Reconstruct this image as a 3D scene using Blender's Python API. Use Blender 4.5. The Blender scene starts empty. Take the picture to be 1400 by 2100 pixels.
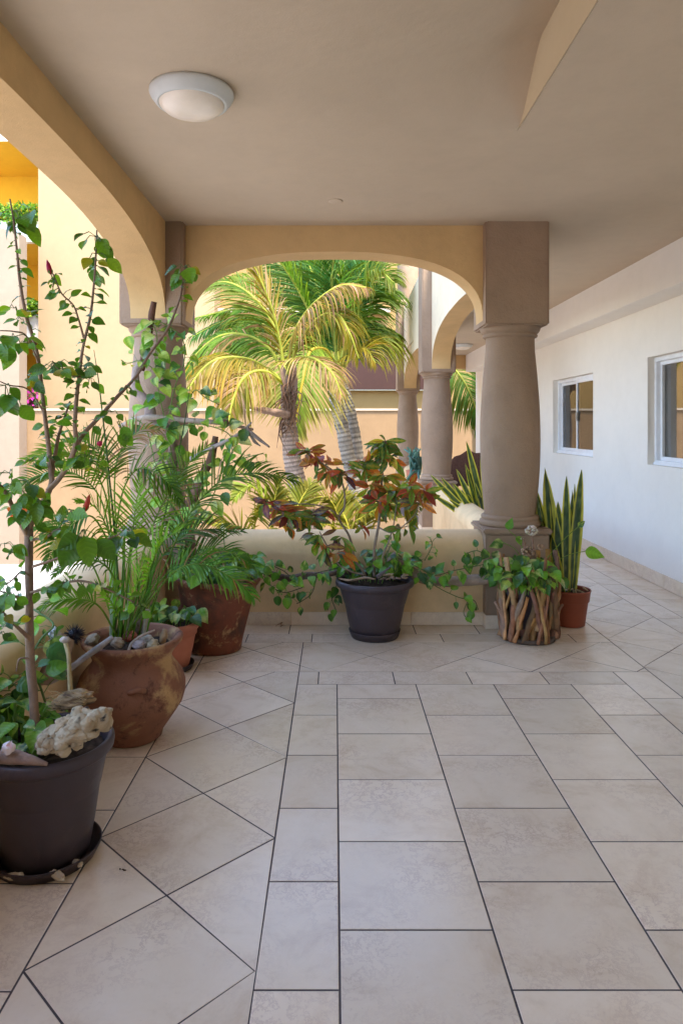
import bpy, bmesh, math, random
from mathutils import Vector, Matrix, noise, Quaternion

S = bpy.context.scene
C = S.collection
V = Vector
R = random.Random(7)
rad = math.radians

# ------------------------------------------------------------------ camera
FPX, CX, CY, EYE = 1450.0, 686.0, 875.0, 1.4      # focal length and vanishing point measured on the 1400x2100 photograph
cam_d = bpy.data.cameras.new('camera')
cam = bpy.data.objects.new('camera', cam_d); C.objects.link(cam)
cam_d.sensor_fit = 'VERTICAL'; cam_d.sensor_width = 24; cam_d.sensor_height = 36
cam_d.lens = 36.0 * FPX / 2100.0
cam_d.shift_x = (700 - CX) / 2100.0
cam_d.shift_y = -(1050 - CY) / 2100.0
cam_d.clip_start = 0.05; cam_d.clip_end = 600
cam.location = (0, 0, EYE); cam.rotation_euler = (rad(90), 0, 0)
S.camera = cam

# ------------------------------------------------------------------ sky, sun, exposure
SUN_EL, SUN_AZ = 70.0, 150.0      # azimuth clockwise from +Y: the sun stands behind and to the right of the camera
world = bpy.data.worlds.new("World"); S.world = world; world.use_nodes = True
wn = world.node_tree; bg = wn.nodes['Background']
sky = wn.nodes.new('ShaderNodeTexSky'); sky.sky_type = 'NISHITA'; sky.sun_disc = False
sky.sun_elevation = rad(SUN_EL); sky.sun_rotation = rad(SUN_AZ); sky.dust_density = 0.8; sky.ozone_density = 2.0
wn.links.new(sky.outputs[0], bg.inputs[0]); bg.inputs[1].default_value = 0.15
sd = bpy.data.lights.new('sun', 'SUN'); sd.energy = 2.0; sd.angle = rad(11); sd.color = (1.0, 0.93, 0.82)
sun = bpy.data.objects.new('sun', sd); C.objects.link(sun)
sdir = V((math.sin(rad(SUN_AZ)) * math.cos(rad(SUN_EL)), math.cos(rad(SUN_AZ)) * math.cos(rad(SUN_EL)), math.sin(rad(SUN_EL))))
sun.rotation_euler = sdir.to_track_quat('Z', 'Y').to_euler()
vs = S.view_settings; vs.view_transform = 'Standard'; vs.look = 'None'; vs.exposure = 2.95; vs.gamma = 1.0; vs.use_curve_mapping = False
S.cycles.max_bounces = 12; S.cycles.diffuse_bounces = 6; S.cycles.glossy_bounces = 4; S.cycles.transmission_bounces = 6
S.cycles.use_denoising = True
S.cycles.caustics_reflective = False; S.cycles.caustics_refractive = False

# ------------------------------------------------------------------ helpers
def lin(r, g, b):
    f = lambda c: (c / 255 / 12.92) if c <= 10 else ((c / 255 + 0.055) / 1.055) ** 2.4
    return (f(r), f(g), f(b), 1.0)

def P(px, py, Y):
    """the point at depth Y seen at pixel (px, py) of the photograph"""
    return V(((px - CX) / FPX * Y, Y, EYE - (py - CY) / FPX * Y))

def lerp(a, b, t): return a + (b - a) * t
def mixc(a, b, t): return tuple(a[i] + (b[i] - a[i]) * t for i in range(3))

def rnd_unit():
    while True:
        v = V((R.uniform(-1, 1), R.uniform(-1, 1), R.uniform(-1, 1)))
        if 0.05 < v.length < 1: return v.normalized()

def spline(pts, k=6):
    """Catmull-Rom through pts"""
    pts = [V(p) for p in pts]
    if len(pts) < 3:
        return [pts[0].lerp(pts[-1], i / k) for i in range(k + 1)]
    q = [2 * pts[0] - pts[1]] + pts + [2 * pts[-1] - pts[-2]]
    out = []
    for i in range(1, len(q) - 2):
        a, b, c, d = q[i - 1], q[i], q[i + 1], q[i + 2]
        for j in range(k):
            t = j / k
            out.append(0.5 * ((2 * b) + (c - a) * t + (2 * a - 5 * b + 4 * c - d) * t * t + (3 * b - a - 3 * c + d) * t ** 3))
    out.append(pts[-1])
    return out

def along(path, t):
    x = max(0.0, min(0.9999, t)) * (len(path) - 1)
    i = int(x)
    return path[i].lerp(path[i + 1], x - i), (path[i + 1] - path[i]).normalized()

class MB:
    def __init__(self): self.v = []; self.f = []; self.c = []; self.sm = []; self.u = {}
    def face(self, idx, smooth=False): self.f.append(tuple(idx)); self.sm.append(smooth)
    def vert(self, p, c=(1, 1, 1)):
        self.v.append((p[0], p[1], p[2])); self.c.append((c[0], c[1], c[2])); return len(self.v) - 1
    def poly(self, pts, c=(1, 1, 1)): self.face([self.vert(p, c) for p in pts])
    def box(self, a, b, c=(1, 1, 1), rot=None, piv=None):
        x0, y0, z0 = a; x1, y1, z1 = b
        ps = [V(p) for p in ((x0, y0, z0), (x1, y0, z0), (x1, y1, z0), (x0, y1, z0), (x0, y0, z1), (x1, y0, z1), (x1, y1, z1), (x0, y1, z1))]
        if rot is not None: ps = [rot @ (p - piv) + piv for p in ps]
        i = [self.vert(p, c) for p in ps]
        for f in ((0, 3, 2, 1), (4, 5, 6, 7), (0, 1, 5, 4), (1, 2, 6, 5), (2, 3, 7, 6), (3, 0, 4, 7)):
            self.face([i[k] for k in f])
    def bbox(self, a, b, bv=0.01, c=(1, 1, 1)):
        """box with chamfered vertical and horizontal edges"""
        bm = bmesh.new(); bmesh.ops.create_cube(bm, size=1)
        for v in bm.verts:
            v.co = V((lerp(a[0], b[0], v.co.x + .5), lerp(a[1], b[1], v.co.y + .5), lerp(a[2], b[2], v.co.z + .5)))
        bmesh.ops.bevel(bm, geom=list(bm.edges), offset=bv, segments=2, affect='EDGES')
        self.add_bm(bm, c, smooth=False)
    def add_bm(self, bm, c=(1, 1, 1), smooth=True, colf=None):
        o = len(self.v); bm.verts.ensure_lookup_table()
        for i, v in enumerate(bm.verts):
            v.index = i; self.vert(v.co, colf(v.co) if colf else c)
        for f in bm.faces: self.face([o + v.index for v in f.verts], smooth)
        bm.free()
    def tube(self, path, r, n=8, c=(1, 1, 1), c2=None, rough=0.0, cap=True, squash=1.0):
        path = [V(p) for p in path]; m = len(path)
        if not hasattr(r, '__len__'): r = [r] * m
        if len(r) != m:
            r = [lerp(r[min(int(x), len(r) - 2)], r[min(int(x), len(r) - 2) + 1], x - min(int(x), len(r) - 2)) for x in [i / (m - 1) * (len(r) - 1) for i in range(m)]]
        t0 = (path[1] - path[0]).normalized()
        nrm = t0.cross(V((0.31, 0.87, 0.4))).normalized()
        rings = []
        for i in range(m):
            t = (path[min(i + 1, m - 1)] - path[max(i - 1, 0)]).normalized()
            nrm = (nrm - t * nrm.dot(t)).normalized(); b = t.cross(nrm)
            cc = c if c2 is None else mixc(c, c2, i / (m - 1))
            ring = []
            for k in range(n):
                a = 2 * math.pi * k / n
                rr = r[i]
                if rough: rr *= 1 + rough * noise.noise(path[i] * 9 + nrm * math.cos(a) * 1.3 + b * math.sin(a) * 1.3)
                ring.append(self.vert(path[i] + (nrm * math.cos(a) + b * math.sin(a) * squash) * rr, cc))
            rings.append(ring)
        for i in range(m - 1):
            for k in range(n):
                self.face((rings[i][k], rings[i][(k + 1) % n], rings[i + 1][(k + 1) % n], rings[i + 1][k]), True)
        if cap:
            self.face(rings[0][::-1], False); self.face(rings[-1], False)
    def lathe(self, prof, n=48, o=(0, 0, 0), c=(1, 1, 1), wob=0.0, ax=1.0):
        o = V(o); rings = []
        for (r, z) in prof:
            ring = []
            for k in range(n):
                a = 2 * math.pi * k / n
                rr = r
                if wob: rr = r * (1 + wob * noise.noise(V((math.cos(a) * 1.2, math.sin(a) * 1.2, z * 4))))
                ring.append(self.vert(o + V((rr * math.cos(a) * ax, rr * math.sin(a), z)), c))
            rings.append(ring)
        for i in range(len(rings) - 1):
            for k in range(n):
                self.face((rings[i][k], rings[i][(k + 1) % n], rings[i + 1][(k + 1) % n], rings[i + 1][k]), True)
        return rings
    def rock(self, o, s, seed=0, sub=3, amp=.25, freq=1.6, rot=None, colf=None, c=(1, 1, 1), lump=0.0, lumpf=6):
        bm = bmesh.new(); bmesh.ops.create_icosphere(bm, subdivisions=sub, radius=1)
        sv = V((seed * 3.1, seed * 1.7, seed * 2.3)); o = V(o)
        for v in bm.verts:
            p = v.co.copy(); d = 1 + amp * noise.noise(p * freq + sv)
            if lump:
                cell = noise.voronoi(p * lumpf * .5 + sv)[0]
                d += lump * (0.5 - cell[0]) + lump * .35 * noise.noise(p * lumpf * 1.7 + sv)
            q = V((p.x * s[0], p.y * s[1], p.z * s[2])) * d
            if rot is not None: q = rot @ q
            v.co = q + o
        self.add_bm(bm, c, True, colf)
    def build(self, name, mat, parent=None, loc=None):
        me = bpy.data.meshes.new(name)
        org = V((0, 0, 0))
        if parent is not None: org = V(parent['_org'])
        elif loc is not None: org = V(loc)
        me.from_pydata([(p[0] - org.x, p[1] - org.y, p[2] - org.z) for p in self.v], [], self.f)
        me.polygons.foreach_set('use_smooth', self.sm)
        at = me.color_attributes.new('Col', 'FLOAT_COLOR', 'POINT')
        flat = []
        for c in self.c: flat += [c[0], c[1], c[2], 1.0]
        at.data.foreach_set('color', flat)
        if self.u:
            lt = me.color_attributes.new('Vein', 'FLOAT_COLOR', 'POINT'); fl = []
            for i in range(len(self.v)):
                x = self.u.get(i, (0, 0, 0)); fl += [x[0], x[1], x[2], 1.0]
            lt.data.foreach_set('color', fl)
        me.materials.append(mat); me.update()
        o = bpy.data.objects.new(name, me); C.objects.link(o)
        o['_org'] = tuple(org)
        if parent is not None: o.parent = parent
        else: o.location = org
        return o

def thing(name, label, cat, loc, group=None):
    o = bpy.data.objects.new(name, None); C.objects.link(o); o.location = loc; o.empty_display_size = .1
    o['_org'] = tuple(loc); o['label'] = label; o['category'] = cat
    if group: o['group'] = group
    return o
def tag(o, label, cat, group=None):
    o['label'] = label; o['category'] = cat
    if group: o['group'] = group
    return o
def struct(o): o['kind'] = 'structure'; return o
def dup(root, loc, label):
    r = root.copy(); C.objects.link(r); r.location = loc; r['label'] = label
    for ch in list(root.children):
        c = ch.copy(); C.objects.link(c); c.parent = r
        for g in list(ch.children):
            d = g.copy(); C.objects.link(d); d.parent = c
    return r

# ------------------------------------------------------------------ materials
def newmat(name):
    m = bpy.data.materials.new(name); m.use_nodes = True
    nt = m.node_tree; b = nt.nodes['Principled BSDF']; return m, nt, b
def N(nt, t, **kw):
    n = nt.nodes.new(t)
    for k, v in kw.items(): setattr(n, k, v)
    return n
def texco(nt): return N(nt, 'ShaderNodeNewGeometry').outputs['Position']
def noise_node(nt, scale, detail=4, rough=.5, co=None, dist=0):
    n = N(nt, 'ShaderNodeTexNoise'); n.inputs['Scale'].default_value = scale; n.inputs['Detail'].default_value = detail
    n.inputs['Roughness'].default_value = rough; n.inputs['Distortion'].default_value = dist
    nt.links.new(co or texco(nt), n.inputs['Vector']); return n
def ramp(nt, fac, stops):
    r = N(nt, 'ShaderNodeValToRGB'); e = r.color_ramp.elements
    e[0].position, e[0].color = stops[0][0], stops[0][1]
    e[1].position, e[1].color = stops[-1][0], stops[-1][1]
    for p, c in stops[1:-1]:
        x = e.new(p); x.color = c
    nt.links.new(fac, r.inputs[0]); return r
def mixn(nt, fac, a, b, mode='MIX'):
    m = N(nt, 'ShaderNodeMix', data_type='RGBA', blend_type=mode)
    for s, x in ((0, fac), (6, a), (7, b)):
        if hasattr(x, 'is_linked') or hasattr(x, 'links'): nt.links.new(x, m.inputs[s])
        else: m.inputs[s].default_value = x
    return m.outputs[2]
def bump(nt, b, h, strength=.2, dist=.01):
    n = N(nt, 'ShaderNodeBump'); n.inputs['Strength'].default_value = strength; n.inputs['Distance'].default_value = dist
    nt.links.new(h, n.inputs['Height']); nt.links.new(n.outputs[0], b.inputs['Normal'])
def sc(c, k): return (c[0] * k, c[1] * k, c[2] * k, 1)

def stucco(name, col, rough=.8, bs=.25, var=.09, fine=160):
    m, nt, b = newmat(name)
    n1 = noise_node(nt, 1.7, 5, .6); n2 = noise_node(nt, fine, 3, .6); n3 = noise_node(nt, 22, 3, .5)
    r = ramp(nt, n1.outputs[0], [(.3, sc(col, 1 - var)), (.7, sc(col, 1 + var * .5))])
    nt.links.new(r.outputs[0], b.inputs['Base Color']); b.inputs['Roughness'].default_value = rough
    b.inputs['Specular IOR Level'].default_value = .25
    n4 = noise_node(nt, 5.5, 6, .7)
    bl = ramp(nt, n4.outputs[0], [(.35, (1 - var * .8,) * 3 + (1,)), (.55, (1, 1, 1, 1)), (.8, (1 + var * .4,) * 3 + (1,))])
    nt.links.new(mixn(nt, 1.0, r.outputs[0], bl.outputs[0], 'MULTIPLY'), b.inputs['Base Color'])
    a = N(nt, 'ShaderNodeMath', operation='ADD'); nt.links.new(n2.outputs[0], a.inputs[0]); nt.links.new(n3.outputs[0], a.inputs[1])
    a2 = N(nt, 'ShaderNodeMath', operation='MULTIPLY_ADD'); nt.links.new(n4.outputs[0], a2.inputs[0]); a2.inputs[1].default_value = 2.5; nt.links.new(a.outputs[0], a2.inputs[2])
    bump(nt, b, a2.outputs[0], bs, .006)
    return m
def plain(name, col, rough=.5, spec=.5, metal=0):
    m, nt, b = newmat(name)
    n1 = noise_node(nt, 6, 4, .6)
    r = ramp(nt, n1.outputs[0], [(.3, sc(col, .9)), (.7, sc(col, 1.06))])
    nt.links.new(r.outputs[0], b.inputs['Base Color'])
    b.inputs['Roughness'].default_value = rough
    b.inputs['Specular IOR Level'].default_value = spec; b.inputs['Metallic'].default_value = metal
    return m

M = {}
M['beam'] = stucco('beam_plaster', lin(208, 171, 118))
M['arcade'] = stucco('lit_arcade_plaster', lin(226, 206, 172))  # beam paint made paler, strong daylight on the arcade faces put into the colour
M['taupe'] = stucco('column_plaster', lin(156, 130, 106), fine=110, bs=.55, var=.13)
M['parapet'] = stucco('parapet_plaster', lin(224, 192, 146), var=.12)
M['ceiling'] = stucco('ceiling_plaster', lin(200, 180, 154), bs=.12, var=.05)
M['white'] = stucco('wall_plaster', lin(236, 229, 218), bs=.1, var=.03)
M['cream'] = stucco('cream_plaster', lin(160, 134, 98), bs=.1, var=.05)
M['yellow'] = stucco('yellow_plaster', lin(156, 124, 74), bs=.1, var=.05)
M['peach'] = stucco('peach_plaster', lin(148, 118, 84), bs=.1, var=.08)
M['orange'] = stucco('orange_plaster', lin(212, 164, 40), bs=.1, var=.05)
M['pale'] = stucco('pale_plaster', lin(246, 238, 226), bs=.1, var=.03)
M['coping'] = stucco('coping_plaster', lin(196, 176, 150), bs=.1, var=.05)
M['pier'] = stucco('pier_plaster', lin(148, 128, 106), bs=.1, var=.06)
M['recess'] = stucco('recess_plaster', lin(206, 185, 150), bs=.1, var=.04)
M['alu'] = plain('white_aluminium', lin(235, 236, 238), .35, .5)
M['brownframe'] = plain('brown_timber', lin(66, 40, 30), .55, .3)
M['dark'] = plain('dark_interior', lin(52, 50, 48), .9, .1)
M['screen'] = plain('insect_screen', lin(60, 60, 62), .8, .1)
M['curtain'] = plain('curtain_cloth', lin(215, 195, 160), .9, .1)
M['lampring'] = plain('lamp_ring', lin(206, 206, 200), .45, .4)
M['lampglass'] = plain('lamp_diffuser', lin(238, 224, 205), .3, .5)

def glassmat(ior):
    m, nt, b = newmat('window_glass')
    out = nt.nodes['Material Output']
    tr = N(nt, 'ShaderNodeBsdfTransparent'); tr.inputs[0].default_value = (.75, .78, .78, 1)
    gl = N(nt, 'ShaderNodeBsdfGlossy'); gl.inputs['Roughness'].default_value = .02
    fr = N(nt, 'ShaderNodeFresnel'); fr.inputs[0].default_value = ior
    mx = N(nt, 'ShaderNodeMixShader')
    nt.links.new(fr.outputs[0], mx.inputs[0]); nt.links.new(tr.outputs[0], mx.inputs[1]); nt.links.new(gl.outputs[0], mx.inputs[2])
    nt.links.new(mx.outputs[0], out.inputs[0]); return m
M['glass'] = glassmat(2.2); M['bright_glass'] = glassmat(6.0)

def tilemat(name, rough=.2):
    m, nt, b = newmat(name)
    at = N(nt, 'ShaderNodeAttribute', attribute_name='Col')
    sep = N(nt, 'ShaderNodeSeparateColor'); nt.links.new(at.outputs['Color'], sep.inputs[0])
    co = texco(nt)
    # every tile carries its own random offset, so the marbling breaks at the joints
    off = N(nt, 'ShaderNodeVectorMath', operation='MULTIPLY_ADD')
    nt.links.new(at.outputs['Color'], off.inputs[0]); off.inputs[1].default_value = (9, 7, 5); nt.links.new(co, off.inputs[2])
    n1 = noise_node(nt, 4.5, 8, .68, off.outputs[0], .5)
    n2 = noise_node(nt, 15, 10, .78, off.outputs[0], .35)
    n3 = noise_node(nt, 60, 4, .7, off.outputs[0])
    base = ramp(nt, n1.outputs[0], [(.28, lin(214, 190, 162)), (.48, lin(230, 210, 184)), (.78, lin(238, 220, 197))])
    vein = ramp(nt, n2.outputs[0], [(.47, (0, 0, 0, 1)), (.5, (1, 1, 1, 1)), (.53, (0, 0, 0, 1))])
    n4 = noise_node(nt, 3.1, 3, .5, off.outputs[0])
    msk = ramp(nt, n4.outputs[0], [(.42, (0, 0, 0, 1)), (.68, (1, 1, 1, 1))])
    vm = N(nt, 'ShaderNodeMath', operation='MULTIPLY'); nt.links.new(vein.outputs[0], vm.inputs[0]); nt.links.new(msk.outputs[0], vm.inputs[1])
    vm2 = N(nt, 'ShaderNodeMath', operation='MULTIPLY'); nt.links.new(vm.outputs[0], vm2.inputs[0]); vm2.inputs[1].default_value = .6
    c1 = mixn(nt, vm2.outputs[0], base.outputs[0], lin(178, 146, 134))
    spk = ramp(nt, n3.outputs[0], [(.62, (0, 0, 0, 1)), (.72, (1, 1, 1, 1))])
    sp2 = N(nt, 'ShaderNodeMath', operation='MULTIPLY'); nt.links.new(spk.outputs[0], sp2.inputs[0]); sp2.inputs[1].default_value = .18
    c2 = mixn(nt, sp2.outputs[0], c1, lin(170, 150, 138))
    val = N(nt, 'ShaderNodeMapRange'); nt.links.new(sep.outputs[0], val.inputs[0]); val.inputs[3].default_value = .88; val.inputs[4].default_value = 1.02
    vc = N(nt, 'ShaderNodeVectorMath', operation='SCALE'); nt.links.new(c2, vc.inputs[0]); nt.links.new(val.outputs[0], vc.inputs['Scale'])
    nt.links.new(vc.outputs[0], b.inputs['Base Color'])
    rr = N(nt, 'ShaderNodeMapRange'); nt.links.new(n1.outputs[0], rr.inputs[0]); rr.inputs[3].default_value = rough - .08; rr.inputs[4].default_value = rough + .12
    nt.links.new(rr.outputs[0], b.inputs['Roughness']); b.inputs['Specular IOR Level'].default_value = .42
    bump(nt, b, n1.outputs[0], .06, .01)
    return m
M['tile'] = tilemat('floor_tile')
M['grout'] = stucco('dark_grout', lin(84, 76, 77), .95, .2, .3)

def vcol(name, rough=.5, spec=.4, trans=0.0, bs=0.0, bscale=60, var=.12, vs_=14, vein=False):
    m, nt, b = newmat(name)
    at = N(nt, 'ShaderNodeAttribute', attribute_name='Col')
    n1 = noise_node(nt, vs_, 4, .6)
    r = ramp(nt, n1.outputs[0], [(.3, (1 - var, 1 - var, 1 - var, 1)), (.7, (1 + var, 1 + var, 1 + var, 1))])
    c = mixn(nt, 1.0, at.outputs['Color'], r.outputs[0], 'MULTIPLY')
    if vein:
        va = N(nt, 'ShaderNodeAttribute', attribute_name='Vein'); sp = N(nt, 'ShaderNodeSeparateColor'); nt.links.new(va.outputs['Color'], sp.inputs[0])
        w = N(nt, 'ShaderNodeMath', operation='MULTIPLY_ADD'); nt.links.new(sp.outputs[1], w.inputs[0]); w.inputs[1].default_value = -.16; nt.links.new(sp.outputs[0], w.inputs[2])
        w2 = N(nt, 'ShaderNodeMath', operation='MULTIPLY'); nt.links.new(w.outputs[0], w2.inputs[0]); w2.inputs[1].default_value = 40
        w3 = N(nt, 'ShaderNodeMath', operation='SINE'); nt.links.new(w2.outputs[0], w3.inputs[0])
        w4 = N(nt, 'ShaderNodeMath', operation='MULTIPLY'); nt.links.new(w3.outputs[0], w4.inputs[0]); nt.links.new(sp.outputs[2], w4.inputs[1])
        vr = ramp(nt, w4.outputs[0], [(0, (.97, .97, .97, 1)), (.7, (1, 1, 1, 1)), (1, (1.14, 1.13, 1.1, 1))])
        c = mixn(nt, 1.0, c, vr.outputs[0], 'MULTIPLY'); bump(nt, b, w4.outputs[0], .2, .002)
    nt.links.new(c, b.inputs['Base Color']); b.inputs['Roughness'].default_value = rough; b.inputs['Specular IOR Level'].default_value = spec
    if bs:
        n2 = noise_node(nt, bscale, 5, .65); bump(nt, b, n2.outputs[0], bs, .01)
    if trans:
        out = nt.nodes['Material Output']; t = N(nt, 'ShaderNodeBsdfTranslucent')
        c2 = mixn(nt, 1.0, c, (1.5, 1.4, .45, 1), 'MULTIPLY'); nt.links.new(c2, t.inputs[0])
        mx = N(nt, 'ShaderNodeMixShader'); mx.inputs[0].default_value = trans
        nt.links.new(b.outputs[0], mx.inputs[1]); nt.links.new(t.outputs[0], mx.inputs[2]); nt.links.new(mx.outputs[0], out.inputs[0])
    return m
M['leaf'] = vcol('glossy_leaf', .33, .4, .36, vein=True)
M['frond'] = vcol('palm_frond', .55, .14, .38, var=.25, vs_=5)
M['petal'] = vcol('petal', .5, .3, .35)
M['bark'] = vcol('bark', .85, .2, bs=.5, bscale=70, var=.22, vs_=30)
M['wood'] = vcol('driftwood', .8, .2, bs=.5, bscale=45, var=.25, vs_=22)
M['stone'] = vcol('stone', .9, .2, bs=.7, bscale=70, var=.22, vs_=30)
M['shell'] = vcol('shell', .45, .4, bs=.2, bscale=80)
M['soil'] = vcol('soil', .95, .1, bs=1.0, bscale=60, var=.4, vs_=40)

def potmat(name, col, rough=.5, bs=.05, stain=None, stain2=None, lo=.5, hi=.56, sscale=4.0):
    m, nt, b = newmat(name)
    n1 = noise_node(nt, 5, 5, .6); n2 = noise_node(nt, 90, 3, .6)
    r = ramp(nt, n1.outputs[0], [(.3, sc(col, .85)), (.7, sc(col, 1.1))]); c = r.outputs[0]
    if stain:
        n3 = noise_node(nt, sscale, 10, .68, dist=.4)
        k = ramp(nt, n3.outputs[0], [(lo, (0, 0, 0, 1)), (hi, (1, 1, 1, 1))]); c = mixn(nt, k.outputs[0], c, stain)
    if stain2:
        n4 = noise_node(nt, sscale * 2.2, 8, .75, dist=.3)
        k2 = ramp(nt, n4.outputs[0], [(.55, (0, 0, 0, 1)), (.64, (1, 1, 1, 1))]); c = mixn(nt, k2.outputs[0], c, stain2)
    nt.links.new(c, b.inputs['Base Color']); b.inputs['Roughness'].default_value = rough; b.inputs['Specular IOR Level'].default_value = .3
    bump(nt, b, n2.outputs[0], bs, .006); return m
M['darkpot'] = potmat('dark_plastic_pot', lin(72, 61, 63), .42, .05, lin(98, 86, 82), None, .56, .8, 9.0)
M['darksaucer'] = potmat('dark_plastic_saucer', lin(66, 54, 54), .45)
M['terracotta'] = potmat('terracotta_plastic', lin(184, 112, 84), .6)
M['redplastic'] = potmat('red_plastic', lin(142, 74, 52), .5)
M['oldclay'] = potmat('weathered_clay', lin(138, 92, 68), .8, .3, lin(184, 146, 98), lin(96, 60, 46), .5, .6, 4.6)
M['stainclay'] = potmat('stained_clay', lin(126, 68, 44), .6, .3, lin(84, 54, 38), lin(166, 126, 84), .44, .6, 5.0)
# ================================================================== SETTING
# ---- floor: tiles cut along the joints of the photograph, one mesh, dark grout sheet below
def cut(poly, p, d):
    """split a convex polygon by the line through p with direction d"""
    n = (-d[1], d[0]); A, B = [], []
    for i in range(len(poly)):
        a, b = poly[i], poly[(i + 1) % len(poly)]
        sa = (a[0] - p[0]) * n[0] + (a[1] - p[1]) * n[1]; sb = (b[0] - p[0]) * n[0] + (b[1] - p[1]) * n[1]
        if sa >= 0: A.append(a)
        if sa <= 0: B.append(a)
        if sa * sb < 0:
            t = sa / (sa - sb); q = (a[0] + (b[0] - a[0]) * t, a[1] + (b[1] - a[1]) * t); A.append(q); B.append(q)
    return [A, B]
def area(p): return abs(sum(p[i][0] * p[(i + 1) % len(p)][1] - p[(i + 1) % len(p)][0] * p[i][1] for i in range(len(p)))) / 2
def cutall(polys, lines):
    for (p, d) in lines:
        out = []
        for q in polys:
            for r in cut(q, p, d):
                if len(r) > 2 and area(r) > 1e-5: out.append(r)
        polys = out
    return polys
def rect(x0, y0, x1, y1): return [(x0, y0), (x1, y0), (x1, y1), (x0, y1)]
def band(x0, y0, x1, y1, start, step, axis):
    """a row of tiles with joints every step along the axis"""
    ls = []; a, b = (y0, y1) if axis == 'y' else (x0, x1)
    k = math.ceil((a - start) / step)
    while start + k * step < b:
        v = start + k * step
        if v > a + .01 and v < b - .01: ls.append((((0, v), (1, 0)) if axis == 'y' else ((v, 0), (0, 1))))
        k += 1
    return cutall([rect(x0, y0, x1, y1)], ls)
tiles = []
YB, YT, YF = 3.845, 4.04, 4.593          # field end, border end, diamond strip end
XL, XS = -.203, -.800                    # left strip
XR0, XR1, XR2 = 1.587, 1.797, 2.345      # right border band, diamond strip
Y0 = -6.8
ph0, ph1, st = 3.644, 3.644 - .21, .419
cols = [(XL, .013, ph1), (.013, .44, ph0), (.44, .862, ph1), (.862, 1.283, ph0), (1.283, XR0, ph1), (XR0, XR1, ph0)]
for (a, b, p) in cols: tiles += band(a, Y0, b, YB if a < XR0 else YT, p, st, 'y')
tiles += band(XL, YB, XR0, YT, -.09, .41925, 'x')
def lattice(x0, y0, x1, y1, yk, p):      # strip along y
    L = []; w = x1 - x0
    for k in range(-30, 40):
        y = yk + k * p
        if y > y0 - 2 * p and y < y1 + 2 * p:
            L.append(((x0, y), (w, p))); L.append(((x0, y), (w, -p)))
    return cutall([rect(x0, y0, x1, y1)], L)
tiles += lattice(XS, Y0, XL, YT - .0, 4.175 - .589 * 10, .589)
fr = []
for k in range(-2, 7):
    x = -.084 + .602 * k; fr.append(((x, YT), (.602, YF - YT))); fr.append(((x, YT), (-.602, YF - YT)))
tiles += cutall([rect(XL, YT, XR1, YF)], fr)
tiles += cutall([rect(XS, YT, XL, YF)], [((-.084, YT), (-.602, .553)), ((XS, 4.163), (.602, .553))])
tiles += lattice(XR1, Y0, XR2, 14.2, 4.665 - .545 * 10, .545)
tiles += band(-1.3, Y0, XS, YF, 2.583, .415, 'y')
tiles += band(-1.3, YF, XR1, 4.776, .28, .43, 'x') + band(-1.3, 4.776, XR1, 5.05, .12, .43, 'x')
tiles += band(1.35, 5.05, XR1, 14.2, 5.2, .42, 'y')
tiles += band(XR2, Y0, 2.55, 14.2, 5.53, .37, 'y') + band(2.55, Y0, 2.86, 14.2, 5.73, .37, 'y')
mb = MB()
G = .0029
for q in tiles:
    if area(q) < .0015: continue
    if sum(q[i][0] * q[(i + 1) % len(q)][1] - q[(i + 1) % len(q)][0] * q[i][1] for i in range(len(q))) < 0: q = q[::-1]
    n = len(q); ins = []
    ok = True
    for off in (G, G + .0018):
        pl = []
        for i in range(n):
            a, b, c = V(q[i - 1]), V(q[i]), V(q[(i + 1) % n])
            e1, e2 = (b - a), (c - b)
            if e1.length < 1e-4 or e2.length < 1e-4: pl.append(b); continue
            n1 = V((-e1.y, e1.x)).normalized(); n2 = V((-e2.y, e2.x)).normalized()
            den = 1 + n1.dot(n2)
            pl.append(b + (n1 + n2) * (off / max(den, .25)))
        ins.append(pl)
    col = (R.random(), R.random(), R.random())
    dz = R.uniform(-.0004, .0004)
    lo = [mb.vert((p.x, p.y, -.004), col) for p in ins[0]]
    md = [mb.vert((p.x, p.y, -.0009 + dz), col) for p in ins[0]]
    hi = [mb.vert((p.x, p.y, dz), col) for p in ins[1]]
    for i in range(n):
        j = (i + 1) % n
        mb.face((lo[i], lo[j], md[j], md[i])); mb.face((md[i], md[j], hi[j], hi[i]))
    mb.face(hi)
floor = struct(mb.build('floor', M['tile']))
mb = MB(); mb.box((-1.35, Y0, -.3), (2.88, 5.2, -.0014)); mb.box((1.3, 5.2, -.3), (2.88, 14.4, -.0014))
struct(mb.build('floor_slab', M['grout']))

# ---- courtyard ground, one storey below
def groundmat():
    m, nt, b = newmat('courtyard_paving')
    n = noise_node(nt, .8, 5, .6); n2 = noise_node(nt, 40, 3, .6)
    r = ramp(nt, n.outputs[0], [(.3, lin(138, 134, 134)), (.7, lin(154, 150, 150))])
    nt.links.new(r.outputs[0], b.inputs['Base Color']); b.inputs['Roughness'].default_value = .8; bump(nt, b, n2.outputs[0], .1, .01); return m
M['paving'] = groundmat()
GZ = -2.2
mb = MB(); mb.poly([(-300, -300, GZ), (300, -300, GZ), (300, 300, GZ), (-300, 300, GZ)])
struct(mb.build('courtyard_ground', M['paving']))

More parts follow.
